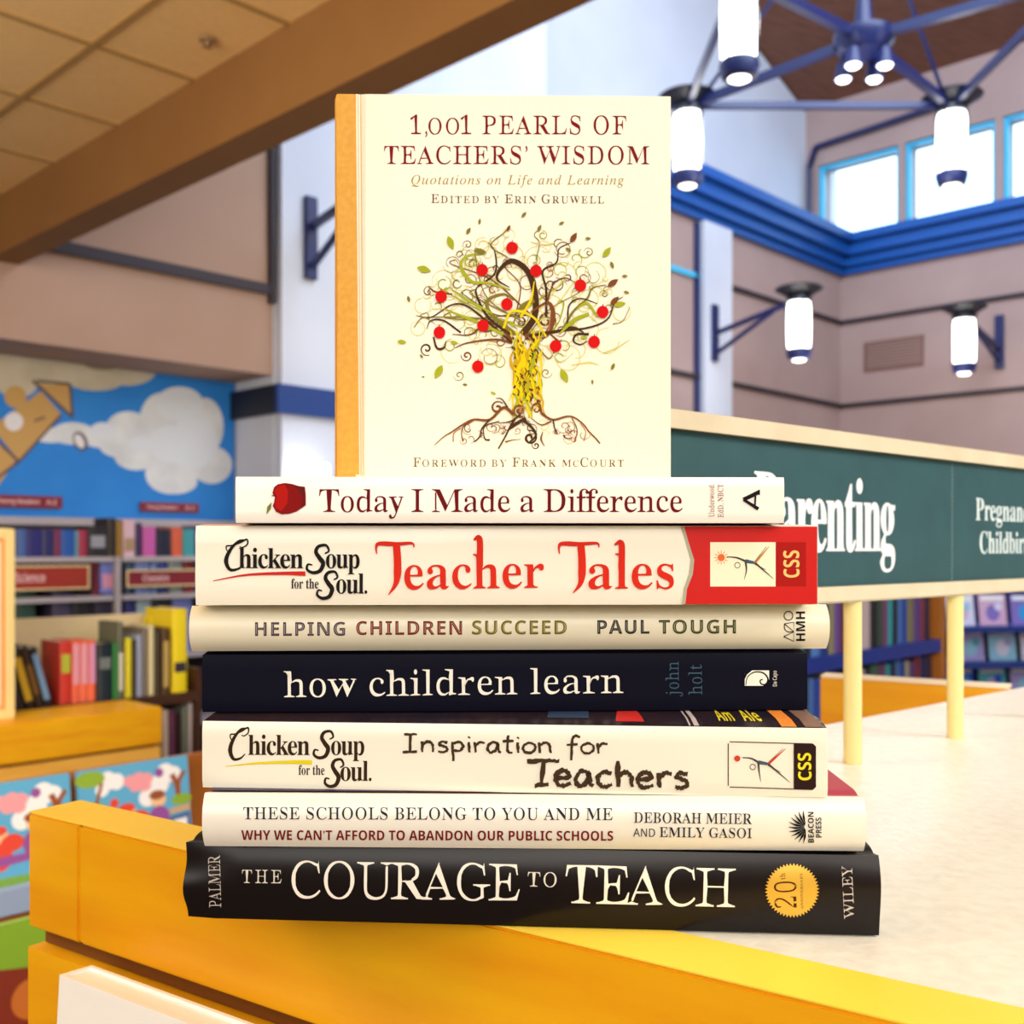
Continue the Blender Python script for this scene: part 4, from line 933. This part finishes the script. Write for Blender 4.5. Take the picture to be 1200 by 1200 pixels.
for x0, x1, sx_, vb in ((441, 485.5, 464.5, 697), (655, 702, 680.5, 695)):
    k.ribbon([(x0+.5, 649), (x0, 641), (x0+4, 637), (x0+24, 637.5), (x1-3, 636.5), (x1, 641.5)], 1.2, 1.2, 5.5); k.ribbon([(sx_, 637), (sx_+1.5, 660), (sx_, 682), (sx_-9, vb)], 8.5, .8, 9.0)
k.text('eacher', 'sb', (474, 690.5), (637.5, 688.5), 40.5, track=.98, thin=(.3, 0)); k.text('ales', 'sb', (689.5, 690), (789.5, 689.5), 41.5, track=.98, thin=(.3, 0))
k.ribbon([(555, 632.5), (562, 631.5), (562.2, 664)], 2, 7.6, 7.0); k.ribbon([(720, 638), (728, 637), (728.2, 667)], 2, 7.8, 7.2)
B6.lay(k, 'title_lettering', [INK('tomato', (214, 44, 26))])

# 7 top lying book
B7 = Book('paperback_book', at(276, .370), at(919, .3735), .0090, .0250, .14, 'soft', 'white paperback with red apple, Today I Made a Difference, under the upright book',
          [mat('bright_white_cover', (250, 244, 232), .3, coat=.15)], swell=.0)
k = Ink(); k.text('Today I Made a Difference', 'sr', (374, 600), (800, 600), 26.8, thin=(.6, 0), track=.93); B7.lay(k, 'title_lettering', [INK('garnet', (106, 14, 22))])
k = Ink(); k.text('Underwood,', 'sr', (837, 606), (836.8, 567), 6.4, thin=(0.68, 0)); k.text('EdD, NBCT', 'sr', (847.6, 606.5), (847.4, 567), 6.4, thin=(0.68, 0)); B7.lay(k, 'author_lettering', [INK('tanbrown', (140, 94, 76))])
k = Ink(); k.ribbon([(889.5, 576.5), (871, 585.5)], 4.6); k.ribbon([(871, 585.5), (888.5, 596.5)], 3.0, 4.2); k.ribbon([(885, 580), (884.5, 592)], 2.2); k.poly([(888.5, 574), (890.3, 574), (890.3, 580), (888.5, 580)]); B7.lay(k, 'publisher_mark', [INK('black', (24, 22, 24))])
k = Ink(); k.poly([(319.5, 578), (321.5, 571), (326, 567.5), (334, 566), (342, 567), (350, 569.5), (357.5, 570.5), (358.5, 580), (358.5, 592), (355, 594.5), (348, 599), (339, 602), (330, 602.5), (323.5, 599.5), (320, 593), (321.5, 588), (322.5, 582)], 0)
k.poly([(321.5, 575), (326, 569.5), (334, 568), (338, 576), (337, 590), (330, 599), (324, 596), (322, 590), (324.5, 582)], 1); k.poly([(345, 569), (357.5, 571), (358.5, 592), (352, 596), (356, 584)], 2)
k.ribbon([(324, 581.5), (319, 580.5)], 1.2, mi=2); k.poly([(312.5, 603), (313.5, 594), (318.5, 588.5), (317.5, 596)], 3)
B7.lay(k, 'apple_picture', [INK('appledark', (132, 16, 14)), INK('applered', (178, 22, 14)), INK('appleshade', (104, 24, 20)), INK('leafgreen', (112, 124, 40))])

# 8 upright cream book
yP = .44
p0 = at(393, yP); fpz = Frame(p0[0], p0[1], 1, .018, .0252)
Wp = fpz.sx(786); hp = (HZ-110)*yP/F-.0252; Tp = .019
book = empty('hardcover_book', fpz.o, fpz.yaw, 'small cream hardcover standing upright on the stack, tree and red apples on its cover', 'book')
IV = mat('ivory_board', (231, 225, 202), .36, noise=500, col2=(227, 220, 196), bump=.06, bscale=1500, coat=.1); GOLD = mat('gold_cloth', (206, 146, 36), .6, noise=400, col2=(216, 158, 46))
mb = MB(); n_ = 8; out = [(Wp, 0), (.0125, 0), (.0105, .0005), (.0085, .0), (.0015, 0)]
out += [(.0008-.0022*math.sin(PI*i/n_), Tp*i/n_) for i in range(n_+1)] + [(.0015, Tp), (Wp, Tp)]
t = .0022
inn = [(Wp, Tp-t), (.006, Tp-t), (.003, Tp*.7), (.0022, Tp*.5), (.003, Tp*.3), (.006, t), (Wp, t)]
mb.prism([(a, b, 0) for a, b in out+inn], (0, 0, hp))
cv = mb.build('cover', [IV, GOLD], book)
for p in cv.data.polygons:
    if p.center.x < .0086 and abs(p.normal.z) < .5: p.material_index = 1
MB().box((.0062, t+.0001, .003), (Wp-.003, Tp-t-.0001, hp-.003)).build('pages', PAPER, book)
def pfn(u, v, l):
    x, z = fpz.loc(u, v); return (min(max(x, .0003), Wp-.0003), -l, min(max(z, .0003), hp-.0003))
k = Ink(); xg = lambda x: 600+F*(fpz.w(x, 0, 0).x)/fpz.w(x, 0, 0).y
k.poly([(394, 111), (417, 111), (421, 556), (398, 556)], 0)
k.lay(pfn, 'spine_cloth', [GOLD], book)
k = Ink()
for a in (420.5, 423.5): k.ribbon([(a-1, 111), (a+2.5, 557)], .8)
k.lay(pfn, 'hinge_line', [INK('hinge', (214, 176, 110))], book)
k = Ink(); DR = INK('wine', (120, 14, 24))
k.text([('1,', 1), ('OO', .86), ('1 PEARLS OF', 1)], 'sr', (480.5, 157.3), (734, 157.6), 21.8, track=1.1, thin=(0.68, 0), gap=.04); k.text('TEACHERS’ WISDOM', 'sr', (450, 192.3), (761, 192.6), 21.3, track=1.06, thin=(0.68, 0))
k.lay(pfn, 'title_lettering', [DR], book)
k = Ink(); k.text('Quotations on Life and Learning', 'si', (482, 216), (731, 216.4), 10.8, track=1.18); k.lay(pfn, 'subtitle_lettering', [INK('sand', (158, 136, 76))], book)
k = Ink(); k.text([('E', 1), ('DITED', .8), (' BY', .8), (' E', 1), ('RIN', .8), (' G', 1), ('RUWELL', .8)], 'sr', (505, 238), (708, 238.5), 10.3, track=1.25, thin=(0.60, 0), gap=.09)
k.lay(pfn, 'editor_lettering', [INK('bronze', (96, 68, 40))], book)
k = Ink(); k.text([('F', 1), ('OREWORD', .78), (' BY', .78), (' F', 1), ('RANK', .78), (' M', .78), ('C', .7), ('C', 1), ('OURT', .78)], 'sr', (484, 547), (731, 547), 10.6, track=1.3, thin=(0.60, 0), gap=.1)
k.lay(pfn, 'foreword_lettering', [INK('bronze', (96, 68, 40))], book)
# the tree picture
random.seed(11)
k = Ink(); DB, BR, OL, GRN, PY, YE, RD_, PKB = range(8)
tm = [INK('tbark', (66, 42, 18)), INK('tbrown', (116, 68, 32)), INK('tolive', (122, 112, 38)), INK('tgreen', (156, 164, 34)), INK('tpale', (208, 200, 112)), INK('tyellow', (220, 196, 8)), INK('tapple', (200, 12, 12)), INK('tpink', (166, 112, 84)), INK('tgold', (190, 154, 14))]
def spiral(cx, cy, r, a0, turns, w0, mi, shrink=.15, sgn=1):
    N_ = max(8, int(abs(turns)*10)); pts = []
    for i in range(N_+1):
        t_ = i/N_; rr = r*(1-t_*(1-shrink)); a = a0+sgn*turns*2*PI*t_; pts.append((cx+rr*math.cos(a), cy+rr*math.sin(a)))
    k.ribbon(pts, w0*.4, w0*.8, w0, mi, n=3); return pts
# faint background rings
for cx, cy, r, mi in ((520, 330, 14, PY), (545, 305, 13, PY), (545, 345, 12, PY), (630, 305, 17, PY), (660, 325, 19, PY), (697, 320, 14, PY), (686, 385, 16, PY), (512, 372, 11, PY), (530, 412, 14, PY), (575, 415, 14, PY), (600, 300, 14, PY), (645, 360, 16, PY), (665, 420, 16, PY), (712, 400, 16, PY), (728, 366, 11, PY),
        (495, 358, 10, PY), (585, 345, 12, PY), (620, 350, 16, PY), (555, 375, 13, PY), (675, 410, 12, PY), (540, 330, 12, PY), (690, 350, 12, PY), (640, 395, 12, PY), (490, 385, 9, PY)):
    spiral(cx, cy, r, random.uniform(0, 6), random.uniform(.75, 1.0), 1.1, mi, .85, random.choice((-1, 1)))
# curls
for cx, cy, r, a0, tn, w_, mi, sg_ in ((548, 287, 6, 2.6, 1.3, 1.4, OL, 1), (690, 296, 6, 3.4, 1.3, 1.4, OL, 1), (708, 345, 5.5, 3, 1.3, 1.3, OL, 1), (500, 409, 8, 1.2, 1.3, 2.2, DB, 1), (547, 417, 7, 3.3, 1.4, 2.0, BR, -1), (538, 440, 7, 3, 1.3, 1.3, OL, -1), (640, 437, 7, 0, 1.3, 1.3, OL, 1), (583, 478, 8, 5.6, 1.3, 3.2, BR, -1), (628, 480, 6, 3.3, 1.2, 1.8, BR, 1),
        (608, 481, 9, 1, 1.5, 2.6, BR, 1), (621, 513, 9, 4.5, 1.4, 3.0, DB, 1), (628, 522, 5, 4, 1.3, 1.6, DB, -1), (502, 342, 7, 5.5, 1.1, 1.4, BR, -1), (554, 310, 8, 1, 1.1, 2.4, OL, -1), (610, 378, 9, 2, 1.4, 2.2, BR, 1), (640, 376, 12, .5, 1.2, 2.8, BR, -1), (575, 500, 7, 0, 1.2, 1.2, PKB, 1), (661, 500, 9, 3, 1.2, 1.2, PKB, -1), (548, 502, 8, 1, 1.1, 1.0, PKB, 1), (637, 500, 8, 4, 1.1, 1.0, PY, 1)):
    spiral(cx, cy, r, a0, tn, w_, mi, .12, sg_)
for i in range(130):
    a_ = random.uniform(0, 2*PI); q_ = random.uniform(.1, 1)**.6; cx = 606+112*q_*math.cos(a_); cy = 350+78*q_*math.sin(a_)
    if cy > 425 and 585 < cx < 650: continue
    c_ = random.choice((PY, PY, PY, OL, OL, GRN, BR, PKB, DB) if q_ < .7 else (PY, PY, PY, OL, GRN))
    spiral(cx, cy, random.uniform(4, 12), random.uniform(0, 6), random.uniform(.5, 1.3), random.uniform(.7, 1.5), c_, random.uniform(.2, .7), random.choice((-1, 1)))
for i in range(13):
    a_ = random.uniform(PI*.98, PI*2.02); q_ = random.uniform(.5, 1); ex = 606+115*q_*math.cos(a_); ey = 372+85*q_*math.sin(a_); sx_ = 612+random.uniform(-12, 12); sy_ = random.uniform(365, 392)
    mx, my = (sx_+ex)/2+random.uniform(-16, 16), (sy_+ey)/2+random.uniform(-14, 14); hook = random.choice((-1, 1))
    k.ribbon([(sx_, sy_), (mx, my), (ex, ey), (ex+5*hook, ey-5), (ex+8*hook, ey)], random.uniform(1, 2), .6, random.uniform(.8, 1.8), random.choice((BR, OL, OL, DB, GRN, PY)))
for i in range(26):
    cx = random.uniform(535, 688); cy = 492+abs(cx-612)*.16+random.uniform(0, 14)
    spiral(cx, cy, random.uniform(3, 8), random.uniform(0, 6), random.uniform(.5, 1.2), random.uniform(.6, 1.2), random.choice((PKB, BR, BR, DB, PY)), .3, random.choice((-1, 1)))
# branches
for pts, a, m_, b, mi in (
    ([(600, 400), (588, 385), (570, 378), (552, 392), (530, 392)], 4, 3, .8, BR), ([(600, 402), (580, 398), (548, 402), (533, 408)], 3, 2.2, .8, BR), ([(598, 392), (572, 372), (558, 345), (560, 335)], 3.5, 3, 1.2, DB), ([(560, 336), (580, 320), (580, 296), (572, 284)], 2.4, 2, .7, DB),
    ([(604, 392), (575, 368), (572, 352), (590, 345), (602, 352)], 5, 4, 1.5, OL), ([(612, 392), (626, 372), (627, 345), (618, 318), (600, 306), (586, 316), (583, 328), (597, 337)], 8, 6.5, 1, DB), ([(626, 352), (614, 358), (604, 368)], 5, 6, 2, OL), ([(610, 372), (622, 352), (626, 330)], 3, 3, 1, YE),
    ([(615, 395), (640, 392), (648, 370), (642, 355), (622, 366)], 7, 6, 1.5, BR), ([(618, 398), (640, 392), (645, 372)], 4, 2, 1, PKB), ([(640, 372), (640, 340), (636, 318), (652, 308), (655, 292), (668, 285)], 3, 2.2, .9, DB), ([(640, 360), (648, 334), (662, 326), (675, 332)], 2.2, 1.6, .8, BR), ([(620, 394), (655, 388), (672, 384), (684, 390)], 4, 3.4, 1.5, DB),
    ([(660, 385), (672, 365), (688, 350), (694, 338), (710, 334)], 3, 2.6, .9, OL), ([(655, 388), (690, 384), (712, 374), (720, 355), (730, 348)], 2.4, 2, .7, DB), ([(665, 380), (667, 358), (680, 350), (700, 356)], 2, 1.8, .8, DB), ([(690, 392), (676, 392), (672, 400), (680, 404), (688, 400)], 3, 2.2, 1, DB),
    ([(600, 402), (565, 372), (545, 358), (528, 358), (505, 372), (487, 370)], 2.8, 2, .7, DB), ([(590, 392), (560, 378), (545, 372), (520, 362)], 3, 4, 1.5, GRN), ([(578, 368), (548, 352), (538, 345), (530, 340)], 2, 3.6, 1, GRN), ([(598, 340), (572, 332), (552, 330), (540, 312), (548, 300), (570, 298)], 1.5, 4.5, 1, GRN), ([(530, 345), (510, 342), (502, 336)], 2, 2, .8, BR),
    ([(590, 385), (600, 365), (625, 372), (640, 395)], 3, 3, 2, YE), ([(540, 390), (520, 376), (505, 376), (500, 386)], 2.4, 2, .8, DB), ([(508, 395), (512, 408), (520, 408), (523, 400)], 2, 3, 1, DB), ([(645, 392), (655, 400), (658, 398)], 2, 2, .7, BR), ([(625, 400), (642, 420), (650, 412)], 1.6, 1.8, .8, OL), ([(690, 368), (672, 376), (655, 392)], 4, 5, 1.5, GRN),
    ([(700, 372), (688, 356), (676, 362)], 2.5, 3.5, 1, GRN), ([(595, 302), (575, 288), (592, 272), (596, 265)], 1.3, 1.4, .7, OL), ([(628, 305), (632, 285), (626, 276), (632, 268)], 1.2, 1.2, .6, OL), ([(650, 285), (638, 287), (622, 284)], 1.2, 1.6, .8, PY), ([(718, 380), (730, 376), (738, 360)], 1, 1, .6, OL), ([(485, 384), (496, 372), (510, 380)], .8, 1.4, .6, OL),
    ([(706, 414), (722, 408), (738, 398)], .8, 1.6, .6, PY), ([(670, 428), (690, 425), (702, 428)], .8, 1.8, .6, PY), ([(640, 405), (656, 424), (672, 414)], 1, 1.2, .6, PY)):
    k.ribbon(pts, a, b, m_, mi)
# trunk: woven yellow strands with dark gaps
def hw(v): return 24-6.5*math.sin(PI*min(1, max(0, (v-392)/96)))
GOLDY = 8
for i in range(60):
    ph = random.uniform(0, 6.3); am = random.uniform(.15, .5); c0 = random.uniform(-.7, .7); pts = []
    for q_ in range(11):
        v_ = 388+q_*10.2; a_ = max(-1, min(1, c0+am*math.sin(ph+q_*random.uniform(.6, .9)))); pts.append((617+a_*hw(v_), v_))
    a0_ = random.randint(0, 4); a1_ = random.randint(6, 11); k.ribbon(pts[a0_:a1_], 1.0, 1.0, random.uniform(2.2, 5.2), random.choice((YE, YE, YE, YE, GOLDY, GRN)))
for i in range(60):
    v_ = random.uniform(396, 474); x_ = 617+random.uniform(-.85, .85)*hw(v_); k.disc((x_, v_), random.uniform(.6, 1.3), random.choice((DB, DB, BR)), 8, random.uniform(1.2, 3.0), rot=random.uniform(-.9, .9))
for i in range(16):
    v_ = random.uniform(396, 470); x_ = 617+random.uniform(-.9, .9)*hw(v_); k.ribbon([(x_, v_), (x_+3, v_+4), (x_+1, v_+9)], .4, .4, 1.4, DB)
spiral(609, 481, 8, 1, 1.6, 3.0, BR, .12, 1); spiral(611, 480, 4, 2, 1.2, 1.6, PKB, .2, -1)
# roots
for pts, a, m_, b, mi in (
    ([(602, 486), (590, 478), (574, 492), (555, 492), (542, 498), (530, 506), (520, 512), (509, 522)], 4, 2.2, .7, BR), ([(574, 492), (565, 502), (562, 512), (556, 518)], 2, 1.6, 1.6, DB), ([(555, 493), (543, 500), (541, 510), (543, 517)], 1.4, 1.2, 1.6, BR), ([(540, 502), (532, 508), (531, 518)], 1.1, 1.2, 1.4, PKB), ([(585, 494), (568, 500), (568, 514), (574, 516)], 1.4, 1.2, 2.4, DB),
    ([(604, 490), (598, 500), (592, 512), (584, 526)], 3, 2, 1.6, DB), ([(616, 490), (600, 500), (596, 504)], 4, 4, 2, DB), ([(612, 492), (622, 500), (628, 510), (621, 518)], 4, 3, 2, DB), ([(634, 484), (642, 490), (650, 492), (668, 488), (682, 496), (690, 506), (698, 514), (703, 520)], 3.4, 1.8, 1.8, BR), ([(634, 484), (632, 474), (626, 474), (622, 482)], 3, 2.2, 1.2, BR),
    ([(648, 492), (650, 502), (653, 508)], 2, 1.4, 1.8, DB), ([(670, 490), (675, 500), (676, 508), (673, 518)], 1.4, 1.2, 1.6, BR), ([(680, 496), (686, 506), (684, 517)], 1.2, 1, 1.6, PKB), ([(646, 494), (634, 498), (622, 490)], 2, 1.4, 1, BR), ([(636, 506), (634, 515), (638, 523)], 1, 2.4, .8, BR), ([(660, 510), (664, 514), (671, 513)], 2.2, 1.2, .7, DB),
    ([(595, 478), (588, 468), (581, 467)], 2, 1.4, .8, DB), ([(592, 518), (600, 516), (610, 515)], 2, 1, .6, BR), ([(610, 486), (598, 494), (584, 496)], 2.6, 1.6, .8, DB)):
    k.ribbon(pts, a, b, m_, mi)
# leaves: (u, v, length, angle, colour)
def leaf(u, v, L_, ang, mi):
    c, s_ = math.cos(ang), math.sin(ang); P_ = []
    for i in range(13):
        t_ = i/12; P_.append((t_-.5, .26*math.sin(PI*t_)**.9*(1-.25*t_)))
    P_ += [(a, -b) for a, b in reversed(P_[1:-1])]
    k.poly([(u+L_*(a*c-b*s_), v+L_*(a*s_+b*c)) for a, b in P_], mi)
for lf in ((528, 285, 17, 1.2, GRN), (497, 316, 17, .25, GRN), (549, 271, 9, -1.0, OL), (562, 260, 7, -1.4, OL), (614, 252, 8, -.8, OL), (632, 268, 9, -1.1, OL), (658, 262, 7, -.4, OL), (672, 279, 14, -1.0, BR), (689, 280, 7, 0, OL), (666, 293, 8, .5, OL), (711, 296, 15, -.9, GRN), (717, 311, 9, 1.2, OL), (718, 332, 15, -.6, BR), (732, 324, 7, 0, OL),
        (734, 343, 7, .3, OL), (726, 357, 14, -.2, GRN), (479, 351, 8, 1.4, OL), (471, 401, 11, .1, GRN), (514, 436, 18, 2.1, GRN), (661, 441, 18, 1.1, GRN), (718, 430, 9, 2.0, OL), (694, 448, 6, 1.5, OL), (545, 451, 6, .1, OL), (494, 418, 6, .9, OL), (496, 442, 4, 0, OL), (720, 353, 14, -.8, BR), (596, 268, 8, -1.1, BR), (563, 295, 14, .15, OL), (578, 461, 7, .3, GRN), (600, 380, 10, .8, GRN), (532, 402, 9, .2, GRN), (684, 396, 9, -.1, GRN)):
    leaf(*lf)
for u, v in ((600, 291), (565, 317), (517, 348), (628, 318), (680, 335), (706, 366), (696, 401), (651, 406), (594, 357), (566, 382), (515, 390), (560, 430)):
    k.disc((u, v), 6.9, RD_, 22, 7.2); k.ribbon([(u, v-7), (u+.5, v-9)], 1, mi=DB)
k.lay(pfn, 'tree_picture', tm, book, step=1.5e-6)
